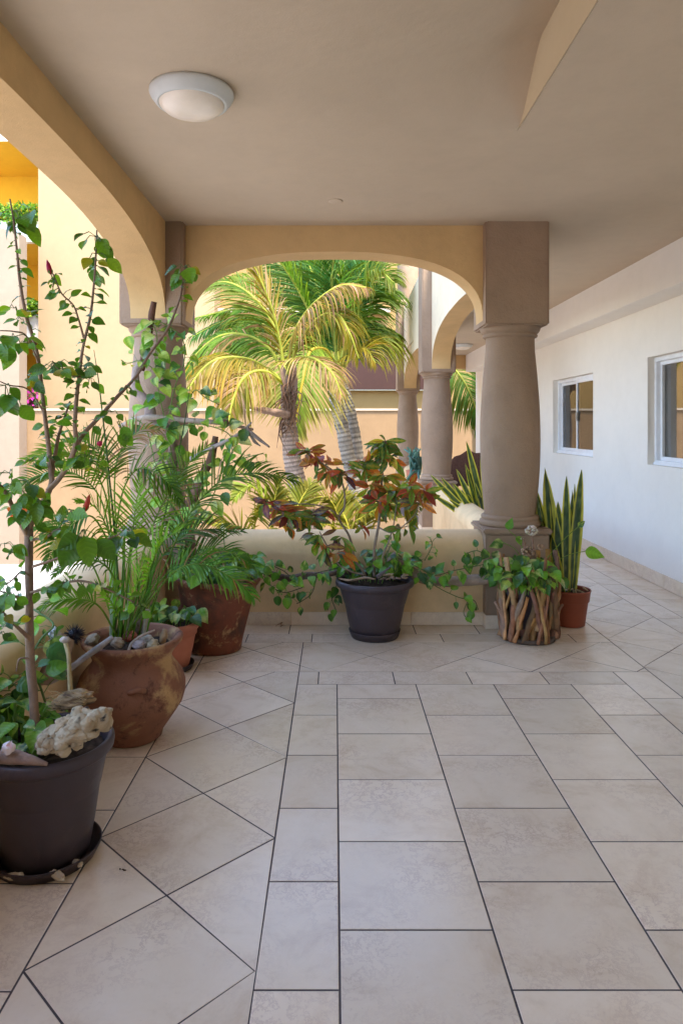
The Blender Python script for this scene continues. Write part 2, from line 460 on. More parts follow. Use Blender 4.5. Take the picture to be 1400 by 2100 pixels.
# ---- columns (one built, the others copies)
SPR, CROWN, NEXP, HC = 2.15, 2.635, 2.5, 2.82
BLOCK_TOP = 3.78
col0 = thing('arcade_column', 'bulging taupe column at the right end of the arched beam, behind the twig planter', 'column', (1.265, 5.11, 0), 'columns of the arcade')
o = V(col0['_org'])
mb = MB(); mb.bbox(o + V((-.22, -.22, 0)), o + V((.22, .22, .66)), .012)
mb.bbox(o + V((-.238, -.238, .655)), o + V((.238, .238, .692)), .01)
plinth = mb.build('plinth', M['taupe'], col0)
mb = MB()
for sx, sy in ((0, -1), (0, 1), (-1, 0), (1, 0)):
    a = V((-.222 if sx == 0 else (.2215 * sx - .004), -.222 if sy == 0 else (.2215 * sy - .004), .002)); b = V((.222 if sx == 0 else (.2215 * sx + .004), .222 if sy == 0 else (.2215 * sy + .004), .095))
    mb.box(o + a, o + b, (R.random(), R.random(), R.random()))
mb.build('skirting', M['tile'], plinth)
mb = MB()
mb.lathe([(.06, .69), (.205, .69), (.216, .70), (.219, .715), (.214, .73), (.2, .737), (.203, .742), (.206, .752), (.203, .764), (.19, .772), (.06, .773)], 56, o)
mb.build('base_moulding', M['taupe'], col0)
prof = []
for i in range(25):
    t = i / 24; z = .77 + t * (2.045 - .77)
    r = .181 + .037 * math.sin(math.pi * min(1, t / .93)) ** 1.0 * (1 - .08 * t) - .010 * t
    prof.append((r, z))
mb = MB(); mb.lathe(prof, 64, o, wob=.008); mb.build('shaft', M['taupe'], col0)
mb = MB()
mb.lathe([(.06, 2.03), (.178, 2.035), (.19, 2.042), (.193, 2.052), (.186, 2.06), (.183, 2.064), (.197, 2.07), (.207, 2.085), (.212, 2.1), (.213, 2.112), (.06, 2.112)], 56, o)
mb.build('capital', M['taupe'], col0)
mb = MB()
mb.bbox(o + V((-.22, -.22, 2.105)), o + V((.22, .22, BLOCK_TOP)), .012)
mb.build('upper_block', M['taupe'], col0)
dup(col0, (-1.27, 5.11, 0), 'taupe corner column on the left with vine and driftwood climbing it')
dup(col0, (-1.27, .99, 0), 'taupe column of the left arcade beside the camera, outside the view')
dup(col0, (-1.27, -6.9, 0), 'taupe column at the far end of the left arcade behind the viewer, outside the view')
dup(col0, (-1.27, -3.0, 0), 'taupe column of the left arcade behind the camera, outside the view')
colC = dup(col0, (1.355, 9.4, 0), 'second taupe column along the right arcade, behind the blue-green cactus')
colD = dup(col0, (1.445, 14.0, 0), 'third and farthest taupe column of the right arcade')
uc = thing('upper_column', 'taupe column shaft of the upper storey above the farthest arcade column', 'column', (1.445, 14.0, BLOCK_TOP))
mb = MB(); oo = V((1.445, 14, BLOCK_TOP)); mb.lathe([(.05, 0), (.24, 0), (.25, .05), (.22, .1), (.05, .1)], 40, oo); mb.build('base_moulding', M['taupe'], uc)
mb = MB(); mb.lathe([(r, z - .77 + .09) for r, z in prof], 40, oo); mb.build('shaft', M['taupe'], uc)

# ---- arched walls between the columns
def arch_wall(name, p0, p1, ta, tb, label, mat, ztop=BLOCK_TOP - .06, spr=SPR, crown=CROWN, nexp=NEXP, u0=0, seg=48, cat='arch', smat=None):
    """wall from p0 to p1 (plan), from offset ta to tb along the left-hand normal, pierced by one flat arch"""
    p0, p1 = V(p0), V(p1); d = (p1 - p0); Ln = d.length; d.normalize(); n = V((-d.y, d.x))
    mb = MB()
    def pt(u, off, z): q = p0 + d * u + n * off; return (q.x, q.y, z)
    us = [Ln * .5 * (1 - math.cos(math.pi * i / seg)) for i in range(seg + 1)]
    def az(u):
        x = abs(u / Ln * 2 - 1); base = spr + (crown - spr) * (max(0, 1 - x ** nexp)) ** (1 / nexp)
        return base + .003 * noise.noise(V((u * 2.3, p0.x * 3, 1)))
    ms = MB() if smat else mb
    A = [mb.vert(pt(u, ta, az(u))) for u in us]; At = [mb.vert(pt(u, ta, ztop)) for u in us]
    B = [mb.vert(pt(u, tb, az(u))) for u in us]; Bt = [mb.vert(pt(u, tb, ztop)) for u in us]
    S1 = [ms.vert(pt(u, ta + .0, az(u))) for u in us]; S2 = [ms.vert(pt(u, tb, az(u))) for u in us]
    for i in range(seg):
        mb.face((A[i], A[i + 1], At[i + 1], At[i])); mb.face((B[i + 1], B[i], Bt[i], Bt[i + 1]))
        ms.face((S1[i], S2[i], S2[i + 1], S1[i + 1]), True); mb.face((At[i], At[i + 1], Bt[i + 1], Bt[i]))
    mb.face((A[0], At[0], Bt[0], B[0])); mb.face((A[-1], B[-1], Bt[-1], At[-1]))
    ob = tag(mb.build(name, mat, None, (p0.x, p0.y, 0)), label, cat)
    if smat: ms.build('soffit', smat, ob)
    return ob
arch_wall('arched_beam', (-1.05, 4.99), (1.045, 4.99), 0, .24, 'beige beam with a flat arch spanning the view between the two near columns', M['beam'])
arch_wall('arched_beam', (-1.17, 4.89), (-1.17, 1.21), .0, -.24, 'beige arched beam on the left running toward the viewer under the ceiling', M['beam'])
arch_wall('arched_beam', (-1.17, .77), (-1.17, -2.78), .0, -.24, 'beige arched beam of the left arcade behind the viewer, outside the view', M['beam'])
arch_wall('arched_beam', (-1.17, -3.22), (-1.17, -6.68), .0, -.24, 'beige arched beam at the far end of the left arcade behind the viewer, outside the view', M['beam'])
def aside(x, y): return (x + .021 * (y - 5.11), y)
arch_wall('arched_wall', (1.17, 5.33), (1.26, 9.18), 0, -.24, 'pale arched wall of the right arcade between the near and second columns', M['arcade'], smat=M['beam'])
arch_wall('arched_wall', (1.26, 9.62), (1.35, 13.78), 0, -.24, 'pale arched wall of the right arcade between the second and farthest columns', M['arcade'], smat=M['beam'])
arch_wall('end_arch', (1.66, 14.05), (3.05, 14.05), 0, .24, 'beige arched beam closing the far end of the white corridor', M['beam'], crown=2.56, spr=2.3)

# ---- parapets with rolled tops
def parapet(name, p0, p1, ta, tb, label, mat, h=.655, skirt=None):
    p0, p1 = V(p0), V(p1); d = (p1 - p0); Ln = d.length; d.normalize(); n = V((-d.y, d.x))
    t = thing(name, label, 'low wall', (p0.x, p0.y, 0))
    s = 1 if tb > ta else -1; r = .105; w = abs(tb - ta)
    prof = [(0, GZ if False else -.0), (0, h - .16)]
    prof = [(0, 0), (0, h - .19), (-.012, h - .165), (-.018, h - .13)]
    for i in range(1, 9):
        a = i / 8 * math.pi / 2; prof.append((-.018 + (w / 2 + .018) * (1 - math.cos(a)), h - .105 + .105 * math.sin(a)))
    half = prof[:]
    full = half + [(w - x, z) for (x, z) in half[::-1][1:]]
    full[-1] = (w, GZ)
    full[0] = (0, 0)
    mb = MB(); K = max(2, int(Ln / .15)); rows = []
    for i in range(K + 1):
        u = Ln * i / K; row = []
        for (x, z) in full:
            j = .0025 * noise.noise(V((u * 3, x * 5, z * 3 + p0.x)))
            q = p0 + d * u + n * (ta + s * (x + j)); row.append(mb.vert((q.x, q.y, z + j * .6)))
        rows.append(row)
    for i in range(K):
        for k in range(len(full) - 1): mb.face((rows[i][k], rows[i + 1][k], rows[i + 1][k + 1], rows[i][k + 1]), True)
    body = mb.build('wall_body', mat, t)
    if skirt:
        mb = MB(); u = skirt[0]
        k = 0
        us = [0] + [x for x in skirt if 0 < x < Ln] + [Ln]
        for a, b in zip(us[:-1], us[1:]):
            c = (R.random(), R.random(), R.random())
            q0 = p0 + d * (a + .002) + n * (ta + s * .002); q1 = p0 + d * (b - .002) + n * (ta - s * .008)
            mb.box((min(q0.x, q1.x), min(q0.y, q1.y), .003), (max(q0.x, q1.x), max(q0.y, q1.y), .092), c)
        mb.build('skirting', M['tile'], t)
    return t
parapet('parapet', (-1.05, 4.99), (1.045, 4.99), 0, .26, 'beige low wall with rounded top across the view behind the dark grey pot', M['parapet'], skirt=[.33, .744, 1.585, 2.0])
parapet('parapet', (-1.17, 4.89), (-1.17, 1.21), 0, -.28, 'beige low wall with rounded top along the left side behind the clay pots', M['parapet'], skirt=[.4 * k + .1 for k in range(10)])
parapet('parapet', (-1.17, .77), (-1.17, -2.78), 0, -.28, 'beige low wall of the left arcade behind the viewer, outside the view', M['parapet'])
parapet('parapet', (1.40, 5.33), (1.49, 9.18), 0, .22, 'pale low wall with rounded top from the near right column back to the second', M['parapet'], h=.64)
parapet('parapet', (1.55, 9.62), (1.64, 13.78), 0, .28, 'pale low wall between the second and farthest right columns, below the cactus', M['parapet'], h=.66)

# ---- ceiling with the shallow sloped recess at upper right
mb = MB()
def quad(x0, y0, x1, y1, z): mb.poly([(x0, y0, z), (x0, y1, z), (x1, y1, z), (x1, y0, z)])
rx0, rx1, ry0, ry1, rz = -.7, .877, .3, 3.39, 3.06
quad(-1.25, Y0, 2.9, ry0, HC); quad(-1.25, ry1, 2.9, 5.08, HC); quad(-1.25, ry0, rx0, ry1, HC); quad(rx1, ry0, 2.9, ry1, HC)
quad(1.3, 5.08, 2.9, 14.2, HC)
# recess: the ceiling swells up toward its right-hand side, then drops at a vertical face
def rh(x, y):
    t = max(0, (x - rx0) / (rx1 - rx0)); g = max(0, min(1, (ry1 - y) / .42)); g = g * g * (3 - 2 * g)
    return HC + (rz - HC) * t ** 2.2 * g
KX, KY = 20, 60
gx = [lerp(rx0, rx1, i / KX) for i in range(KX + 1)]; gy = [lerp(ry0, ry1, (j / KY)) for j in range(KY + 1)]
gi = [[mb.vert((x, y, rh(x, y))) for y in gy] for x in gx]
for i in range(KX):
    for j in range(KY): mb.face((gi[i][j], gi[i][j + 1], gi[i + 1][j + 1], gi[i + 1][j]), True)
struct(mb.build('ceiling', M['ceiling']))
mb = MB()
for j in range(KY): mb.poly([(rx1 - .002, gy[j], HC), (rx1 - .002, gy[j + 1], HC), (rx1 - .002, gy[j + 1], rh(rx1, gy[j + 1]) + .002), (rx1 - .002, gy[j], rh(rx1, gy[j]) + .002)])
struct(mb.build('ceiling_recess_face', M['recess']))
mb = MB(); mb.box((-1.16, Y0, 3.3), (2.95, 4.98, 3.5)); mb.box((1.5, 4.98, 3.3), (2.95, 14.2, 3.5))
struct(mb.build('roof_slab', M['pale']))

# ---- white wall with two sliding windows, skirting and soffit
XW = 2.85
ww = thing('white_wall', 'white plastered corridor wall on the right with two sliding windows', 'wall', (XW, 6, 0))
W1 = (7.81, 9.24, 1.06, 2.0); W2 = (5.02, 6.45, 1.055, 2.03)
mb = MB(); ys = [Y0, W2[0], W2[1], W1[0], W1[1], 14.3]; TH = .22
for i in range(5):
    a, b = ys[i], ys[i + 1]
    h = W2 if i == 1 else (W1 if i == 3 else None)
    if not h:
        mb.poly([(XW, a, 0), (XW, a, HC), (XW, b, HC), (XW, b, 0)]); mb.poly([(XW + TH, a, 0), (XW + TH, b, 0), (XW + TH, b, HC), (XW + TH, a, HC)])
    else:
        for z0, z1 in ((0, h[2]), (h[3], HC)):
            mb.poly([(XW, a, z0), (XW, a, z1), (XW, b, z1), (XW, b, z0)]); mb.poly([(XW + TH, a, z0), (XW + TH, b, z0), (XW + TH, b, z1), (XW + TH, a, z1)])
        X2 = XW + TH
        mb.poly([(XW, a, h[2]), (XW, b, h[2]), (X2, b, h[2]), (X2, a, h[2])]); mb.poly([(XW, a, h[3]), (X2, a, h[3]), (X2, b, h[3]), (XW, b, h[3])])
        mb.poly([(XW, a, h[2]), (X2, a, h[2]), (X2, a, h[3]), (XW, a, h[3])]); mb.poly([(XW, b, h[2]), (XW, b, h[3]), (X2, b, h[3]), (X2, b, h[2])])
mb.build('wall_body', M['white'], ww)
mb = MB(); y = Y0
while y < 14.2:
    mb.box((XW - .01, y + .002, .003), (XW + .002, min(y + .428, 14.2), .118), (R.random(), R.random(), R.random())); y += .43
mb.build('skirting', M['tile'], ww)
mb = MB(); mb.bbox((2.6, Y0, 2.485), (XW + .02, 14.04, HC + .02), .006); mb.build('soffit', M['white'], ww)
def window(a, b, z0, z1, screen_far, curtain, tilt=0.0):
    d = .06; x = XW + d; fw = .04
    mb = MB()      # outer frame, profile set back in the reveal
    mb.bbox((x, a, z0), (x + .07, b, z0 + fw), .004); mb.bbox((x, a, z1 - fw), (x + .07, b, z1), .004)
    mb.bbox((x + .001, a, z0 + fw), (x + .069, a + fw, z1 - fw), .004); mb.bbox((x + .001, b - fw, z0 + fw), (x + .069, b, z1 - fw), .004)
    mb.box((x - .012, a + .004, z0 + .001), (x + .001, b - .004, z0 + .022))
    w = mb.build('window', M['alu'], ww)
    m = (a + b) / 2
    def sash(y0, y1, xo, nm):
        mb = MB(); s = .034
        mb.bbox((xo, y0, z0 + fw), (xo + .03, y1, z0 + fw + s), .003); mb.bbox((xo, y0, z1 - fw - s), (xo + .03, y1, z1 - fw), .003)
        mb.bbox((xo + .001, y0, z0 + fw + s), (xo + .029, y0 + s, z1 - fw - s), .003); mb.bbox((xo + .001, y1 - s, z0 + fw + s), (xo + .029, y1, z1 - fw - s), .003)
        mb.build('sash', M['alu'], w)
        mb = MB(); mb.box((xo + .012, y0 + s, z0 + fw + s), (xo + .018, y1 - s, z1 - fw - s)); return mb
    g1 = sash(a + fw, m + .03, x + .006, 0); g1.build('pane', M['glass'], w)
    g2 = sash(m - .02, b - fw, x + .037, 1)
    if tilt:
        cy = (m - .02 + b - fw) / 2; cx = x + .037 + .015
        g2.v = [(cx + (p[0] - cx) + (p[1] - cy) * math.tan(tilt), p[1], p[2]) for p in g2.v]
    g2.build('pane', M['bright_glass'] if tilt else M['glass'], w)
    mb = MB(); mb.bbox((x - .006, m - .012, (z0 + z1) / 2 - .06), (x + .005, m + .006, (z0 + z1) / 2 + .05), .002); mb.build('latch', M['lampring'], w)
    if screen_far:
        mb = MB(); mb.box((x + .07, m, z0 + fw), (x + .074, b - fw, z1 - fw)); mb.build('insect_screen', M['screen'], w)
    if curtain:
        mb = MB(); K = 60; top = []; bot = []
        for i in range(K + 1):
            yy = lerp(a + .1, m - .05, i / K); xx = x + .16 + .02 * math.sin(i * 1.3) + .01 * math.sin(i * .37)
            top.append(mb.vert((xx, yy, z1 + .05))); bot.append(mb.vert((xx + .005 * math.sin(i), yy, z0 - .3)))
        for i in range(K): mb.face((bot[i], bot[i + 1], top[i + 1], top[i]), True)
        mb.build('curtain', M['curtain'], w)
window(*W1, True, True); window(*W2, False, False, rad(3.0))
bw = tag((lambda m: (m.box((-1.3, -7.0, 0), (3.05, -6.8, 3.3)), m.build('light_blocking_wall', M['white'], None, (1, -6.9, 0)))[1])(MB()), 'unseen white wall added behind the viewer to block light from behind', 'wall')  # added wall, cuts the light entering from behind the camera
mb = MB(); mb.box((3.072, -6.8, -.2), (6.5, 14.3, HC))      # closed dark room behind the wall: faces seen through the panes
room = mb; rv = room.f; room.f = []; room.sm = []
for f in rv: room.face(f[::-1])
room.f.pop(5); room.sm.pop(5)
mb.build('room_interior', M['dark'], ww)
bld = thing('right_building', 'upper storeys of the white building over the corridor, outside the view', 'building', (4, 5, 3))
mb = MB(); mb.box((2.96, -7, 3.3), (7, 14.3, 6.6)); mb.build('upper_wall', M['pale'], bld)

# ---- ceiling lamps
def lamp(x, y, label):
    t = thing('ceiling_lamp', label, 'ceiling light', (x, y, HC), 'round ceiling lamps'); o = V((x, y, HC))
    mb = MB(); mb.lathe([(.0, 0), (.176, 0), (.177, -.012), (.171, -.025), (.15, -.052), (.14, -.056), (.136, -.052), (.1, -.05)], 64, o); mb.build('ring', M['lampring'], t)
    mb = MB(); mb.lathe([(.137, -.05), (.132, -.062), (.115, -.078), (.085, -.087), (.05, -.093), (.0001, -.096)], 64, o); mb.build('diffuser', M['lampglass'], t)
lamp(-.605, 3.0, 'round flush white lamp with domed diffuser on the ceiling above the potted plants')
lamp(2.2, 12.2, 'small round flush lamp far along the corridor ceiling')
mb = MB(); q = P(688, 412, 1.42 * FPX / (875 - 412)); mb.lathe([(.045, 0), (.045, -.004), (.04, -.006), (0.0001, -.006)], 32, (q.x, q.y, HC))
tag(mb.build('cover_plate', M['ceiling'], None, (q.x, q.y, HC)), 'faint flat round cap on the ceiling before the arched beam', 'cover plate')
ceil_cap_done = True

# ================================================================== COURTYARD BUILDINGS
def xx(px, Y): return (px - CX) / FPX * Y
def zz(py, Y): return EYE - (py - CY) / FPX * Y
tw = thing('cream_building', 'tall cream building across the courtyard with orange balconies on its left side', 'building', (-6, 20, GZ))
mb = MB(); mb.box((xx(79, 20), 20, GZ), (xx(440, 20), 25, 12)); mb.build('tower_wall', M['cream'], tw)
mb = MB(); YB_ = 20.6
mb.poly([(-16, 23.5, GZ), (xx(79, 20) + .1, 23.5, GZ), (xx(79, 20) + .1, 23.5, zz(290, YB_)), (-16, 23.5, zz(290, YB_))])
for yy in (497, 695): mb.poly([(-16, YB_, zz(yy, YB_)), (-16, 23.5, zz(yy, YB_)), (-8, 23.5, zz(yy, YB_)), (-8, YB_, zz(yy, YB_))])
zr = zz(290, YB_); mb.poly([(-16, YB_, zr), (-16, 23.5, zr), (xx(79, 20) + .1, 23.5, zr), (xx(79, 20) + .1, YB_, zr)])
mb.build('balcony_back_wall', M['orange'], tw)
for (ya, yb) in ((457, 497), (647, 695)):
    mb = MB(); mb.box((-16, YB_ - .15, zz(yb, YB_) - .02), (xx(79, 20) - .01, YB_ + .1, zz(ya, YB_))); mb.box((-16, YB_ + .1, zz(yb, YB_) + .01), (xx(79, 20) - .01, 23.4, zz(yb, YB_) + .3))
    mb.build('balcony_slab', M['pale'], tw)
mb = MB(); mb.box((-16, YB_, zz(290, YB_) + .01), (xx(79, 20) - .01, 24.4, zz(290, YB_) + .2)); mb.build('roof_slab', M['pale'], tw)
mb = MB(); mb.box((xx(60, 19.4), 20.1, GZ), (xx(79, 20) - .012, 20.3, zz(838, 20))); mb.build('balcony_plinth', M['peach'], tw)
yb = thing('yellow_building', 'yellow building behind the palms with a dark brown framed window', 'building', (2, 21, GZ))
FY = 21.0
mb = MB()
wa, wb, wz0, wz1 = xx(700, FY), xx(870, FY), zz(800, FY), zz(678, FY)
for a, b, z0, z1 in ((xx(440, 21) - 1, wa, GZ, 11), (wb, 12, GZ, 11), (wa, wb, GZ, wz0), (wa, wb, wz1, 11)):
    mb.poly([(a, FY, z0), (b, FY, z0), (b, FY, z1), (a, FY, z1)])
mb.build('wall_body', M['yellow'], yb)
mb = MB(); zs = zz(748, FY)
mb.box((wa, FY - .06, zs), (wb, FY + .05, zs + .12)); mb.box((wa - .1, FY - .2, wz0), (wb, FY - .06, zs - .05)); mb.box((wa, FY - .08, zs - .05), (wb, FY + .1, zs))
mb.box((wa, FY - .04, wz1 - .12), (wb, FY + .05, wz1)); mb.box((wa, FY - .04, zs + .12), (wa + .1, FY + .05, wz1 - .12))
mb.box((lerp(wa, wb, .55), FY - .03, zs + .12), (lerp(wa, wb, .55) + .1, FY + .05, wz1 - .12)); win = mb.build('window', M['brownframe'], yb)
mb = MB(); mb.box((wa, FY + .06, zs), (wb, FY + .08, wz1)); mb.build('pane', plain('dark_pane', lin(30, 30, 46), .25, .3), win)
mb = MB(); mb.box((xx(395, 20.6), 20.6, zz(640, 20.6)), (xx(800, 20.6), 20.98, zz(632, 20.6))); mb.build('string_course', M['coping'], yb)
lw = thing('garden_wall', 'low peach garden wall with pale coping across the courtyard behind the palms', 'wall', (0, 19, GZ))
mb = MB(); mb.box((xx(41, 19), 19, GZ), (11, 19.3, zz(842, 19))); mb.build('wall_body', M['peach'], lw)
mb = MB(); mb.box((xx(41, 19) + .01, 18.97, zz(842, 19)), (11, 19.33, zz(838, 19))); mb.build('coping', M['coping'], lw)
pr = thing('peach_pier', 'pale peach pier with sloping top at the far left edge', 'wall', (-11, 18, GZ))
mb = MB(); x0, x1, ya, yb2 = -14, xx(40, 18.5), 18.5, 18.96
za, zb_ = zz(430, 18.5), zz(478, 18.5)
i = [mb.vert(p) for p in ((x0, ya, GZ), (x1, ya, GZ), (x1, yb2, GZ), (x0, yb2, GZ), (x0, ya, za + 1), (x1, ya, zb_), (x1, yb2, zb_), (x0, yb2, za + 1))]
for f in ((4, 5, 6, 7), (0, 1, 5, 4), (1, 2, 6, 5), (2, 3, 7, 6), (3, 0, 4, 7)): mb.face([i[k] for k in f])
mb.build('pier_body', M['pier'], pr)
lb = thing('bounce_building', 'unseen building added left of the courtyard to bounce light', 'building', (-16, 8, GZ))
mb = MB(); mb.box((-18, -6, GZ), (-16, 24, 2.5)); mb.build('wall_body', M['cream'], lb)  # low block out of view, added to bounce light
mb = MB(); a, b = xx(968, 16.5), xx(1010, 16.5); mb.lathe([(.45, GZ), (.45, 4)], 40, ((a + .45), 16.5, 0))
tag(mb.build('round_pillar', M['cream'], None, (a + .45, 16.5, GZ)), 'cream round pillar seen through the arch at the corridor end', 'pillar')
# ================================================================== POTS
def pot(name, o, prof, mat, label, cat, n=64, wob=0, soil_r=None, soil_z=None, tilt=None, group=None):
    """prof runs from the foot up the outside, over the rim and down the inside"""
    t = thing(name, label, cat, o, group); o = V(o)
    mb = MB(); mb.lathe(prof, n, o, wob=wob)
    if tilt:
        rm = Quaternion(V(tilt[:3]), tilt[3]).to_matrix()
        mb.v = [tuple(rm @ (V(p) - o) + o) for p in mb.v]
    mb.build('pot_body', mat, t)
    if soil_r:
        mb = MB(); K = 14; idx = []
        for i in range(K + 1):
            for j in range(28):
                a = 2 * math.pi * j / 28; r = soil_r * i / K
                p = V((r * math.cos(a), r * math.sin(a), soil_z + .012 * noise.noise(V((r * 30 * math.cos(a), r * 30 * math.sin(a), o.x * 5))) + .012 * (1 - i / K)))
                if tilt: p = rm @ p
                idx.append(mb.vert(o + p, mixc((.03, .018, .011), (.09, .06, .04), R.random() ** 2)))
        for i in range(K):
            for j in range(28): mb.face((idx[i * 28 + j], idx[i * 28 + (j + 1) % 28], idx[(i + 1) * 28 + (j + 1) % 28], idx[(i + 1) * 28 + j]), True)
        mb.build('soil', M['soil'], t)
    return t
def saucer(o, r, h, mat, label):
    mb = MB(); mb.lathe([(0.001, .004), (r * .86, .004), (r * .9, .002), (r, h), (r * 1.005, h + .004), (r * .985, h + .006), (r * .965, h), (r * .87, .012), (0.001, .012)], 64, o)
    return tag(mb.build('saucer', mat, None, o), label, 'saucer')
def darkpot_prof(R0, rb, h, z0=.013):
    z = lambda t: z0 + t * (h - z0)
    return [(.001, z0), (rb * .9, z0), (rb, z0 + .008), (lerp(rb, R0 * .9, .3), z(.28)), (lerp(rb, R0 * .9, .56), z(.56)), (lerp(rb, R0 * .9, .58), z(.575)), (lerp(rb, R0 * .9, .63), z(.59)),
            (R0 * .9, z(.86)), (R0 * .905, z(.875)), (R0 * .965, z(.885)), (R0 * .99, z(.90)), (R0, z(.935)), (R0 * .995, z(.97)), (R0 * .975, z(.993)), (R0 * .945, z(1.0)), (R0 * .905, z(.985)), (R0 * .885, z(.94)), (R0 * .84, z(.78))]
PA = V((-.94, 2.31, 0)); saucer(PA, .172, .035, M['darksaucer'], 'large dark brown saucer on the floor at the left edge with shells lying in it')
pot('flower_pot', PA, darkpot_prof(.213, .135, .385), M['darkpot'], 'large dark plastic pot nearest the viewer with coral rock on its rim', 'flower pot', 80, 0, .182, .335)
PB = V((-.915, 3.2, 0))
pb = pot('clay_pot', PB, [(.001, .002), (.125, .002), (.135, .01), (.14, .035), (.165, .07), (.2, .12), (.226, .16), (.238, .205), (.237, .245), (.224, .285), (.2, .318), (.178, .343), (.172, .36), (.180, .382), (.202, .41), (.22, .43), (.224, .446), (.215, .455), (.198, .45), (.18, .425), (.17, .38)], M['oldclay'],
    'round bellied weathered clay pot with flaking paint and wide rim', 'flower pot', 80, .02, .172, .405)
mb = MB()
for ang in (-1.2, 1.9):
    c = PB + V((.226 * math.cos(ang), .226 * math.sin(ang), .272)); tn = V((-math.sin(ang), math.cos(ang), 0)); ou = V((math.cos(ang), math.sin(ang), 0))
    mb.tube(spline([c - tn * .035 - ou * .012, c - tn * .022 + ou * .012 + V((0, 0, .012)), c + ou * .018 + V((0, 0, .018)), c + tn * .022 + ou * .012 + V((0, 0, .012)), c + tn * .035 - ou * .012], 5), .0115, 10)
    mb.build('lug_handle', M['oldclay'], pb); mb = MB()
PC = V((-.95, 4.1, 0)); saucer(PC, .135, .03, M['darksaucer'], 'dark saucer under the orange ribbed pot between the two old clay pots')
pot('flower_pot', PC, [(.001, .013), (.1, .013), (.105, .02), (.128, .12), (.14, .185), (.141, .2), (.15, .203), (.152, .232), (.16, .236), (.167, .248), (.168, .268), (.163, .277), (.15, .275), (.145, .25), (.135, .2)], M['terracotta'], 'clean orange terracotta pot with ribbed rim behind the bellied clay pot', 'flower pot', 64, 0, .147, .245)
PD = V((-.76, 4.47, 0))
pot('clay_pot', PD, [(.001, .004), (.165, .004), (.172, .012), (.178, .06), (.196, .15), (.214, .25), (.232, .34), (.246, .405), (.262, .425), (.27, .44), (.268, .458), (.255, .463), (.238, .45), (.225, .38)], M['stainclay'], 'big dark stained terracotta pot flaring upward in the left corner', 'flower pot', 72, .03, .235, .43, (0, 1, 0, .045))
PE = V((.267, 4.725, 0)); saucer(PE, .172, .045, M['darkpot'], 'dark grey saucer under the croton pot in front of the low wall')
pot('flower_pot', PE, darkpot_prof(.262, .155, .385), M['darkpot'], 'dark grey plastic pot standing in front of the low wall, holding the croton', 'flower pot', 80, 0, .225, .345)
PF = V((1.662, 5.0, 0))
pot('flower_pot', PF, [(.001, .002), (.094, .002), (.1, .006), (.122, .17), (.124, .172), (.131, .175), (.138, .243), (.142, .245), (.143, .253), (.138, .256), (.132, .25), (.125, .2)], M['redplastic'], 'brick red plastic pot right of the column, holding snake plant', 'flower pot', 64, 0, .128, .228)
PG = V((1.28, 4.68, 0))
pot('flower_pot', PG + V((0, 0, .085)), [(.001, 0), (.11, 0), (.115, .01), (.14, .2), (.15, .205), (.155, .25), (.15, .258), (.14, .25), (.135, .2)], M['darkpot'], 'small dark grey pot inside the basket of driftwood twigs', 'flower pot', 48, 0, .14, .23)

# ================================================================== LEAF BUILDERS
PROF = {
    'heart': [(0, .30), (.06, .62), (.16, .92), (.28, 1), (.45, .9), (.62, .66), (.78, .38), (.9, .16), (1, 0)],
    'ovate': [(0, .05), (.08, .42), (.2, .82), (.36, 1), (.52, .93), (.7, .66), (.85, .34), (.94, .14), (1, 0)],
    'lance': [(0, .06), (.15, .48), (.32, .88), (.48, 1), (.65, .9), (.8, .6), (.92, .25), (1, 0)],
    'blade': [(0, .55), (.2, .85), (.45, 1), (.7, .9), (.86, .6), (.95, .28), (1, 0)],
}
def prof_at(p, t):
    for i in range(len(p) - 1):
        if t <= p[i + 1][0]: return lerp(p[i][1], p[i + 1][1], (t - p[i][0]) / (p[i + 1][0] - p[i][0] + 1e-9))
    return 0
def leaf(mb, base, d, nrm, L, W, kind, colf, fold=.25, curl=.6, rows=8, across=2, wav=0.0, twist=0.0):
    d = V(d).normalized(); nrm = V(nrm); nrm = (nrm - d * nrm.dot(d))
    if nrm.length < 1e-3: nrm = d.orthogonal()
    nrm.normalize(); side = d.cross(nrm); p = V(base); dt = L / rows; pr = PROF[kind]; prev = None
    ph = R.uniform(0, 6)
    for i in range(rows + 1):
        t = i / rows; w = W * .5 * prof_at(pr, t); row = []
        for j in range(-across, across + 1):
            s = j / across
            q = p + side * (s * w) + nrm * (fold * abs(s) * w + wav * L * math.sin(t * 11 + ph + (1.5 if s > 0 else 0)) * abs(s))
            row.append(mb.vert(q, colf(t, s))); mb.u[row[-1]] = (t, abs(s), 1.0)
        if prev:
            for k in range(2 * across): mb.face((prev[k], prev[k + 1], row[k + 1], row[k]), True)
        prev = row
        a = curl * dt / L
        q = Quaternion(side, -a); d = (q @ d).normalized(); nrm = (q @ nrm).normalized()
        if twist: q = Quaternion(d, twist / rows); nrm = q @ nrm; side = q @ side
        p = p + d * dt
    return p
def jit(c, k=.25):
    f = 1 + R.uniform(-k, k); return (c[0] * f * R.uniform(.9, 1.1), c[1] * f, c[2] * f * R.uniform(.8, 1.2))
def col_hib():
    b = jit(R.choice([(.10, .23, .016), (.14, .29, .016), (.07, .16, .016), (.20, .36, .02), (.05, .12, .018), (.10, .23, .015), (.14, .27, .015), (.34, .32, .02)] if R.random() < .5 else [(.085, .20, .016), (.12, .26, .016)])); 
    def f(t, s):
        m = .75 + .25 * abs(s); v = 1.25 if abs(s) < .05 else 1
        return (b[0] * m * v, b[1] * m * v, b[2] * m * v)
    return f
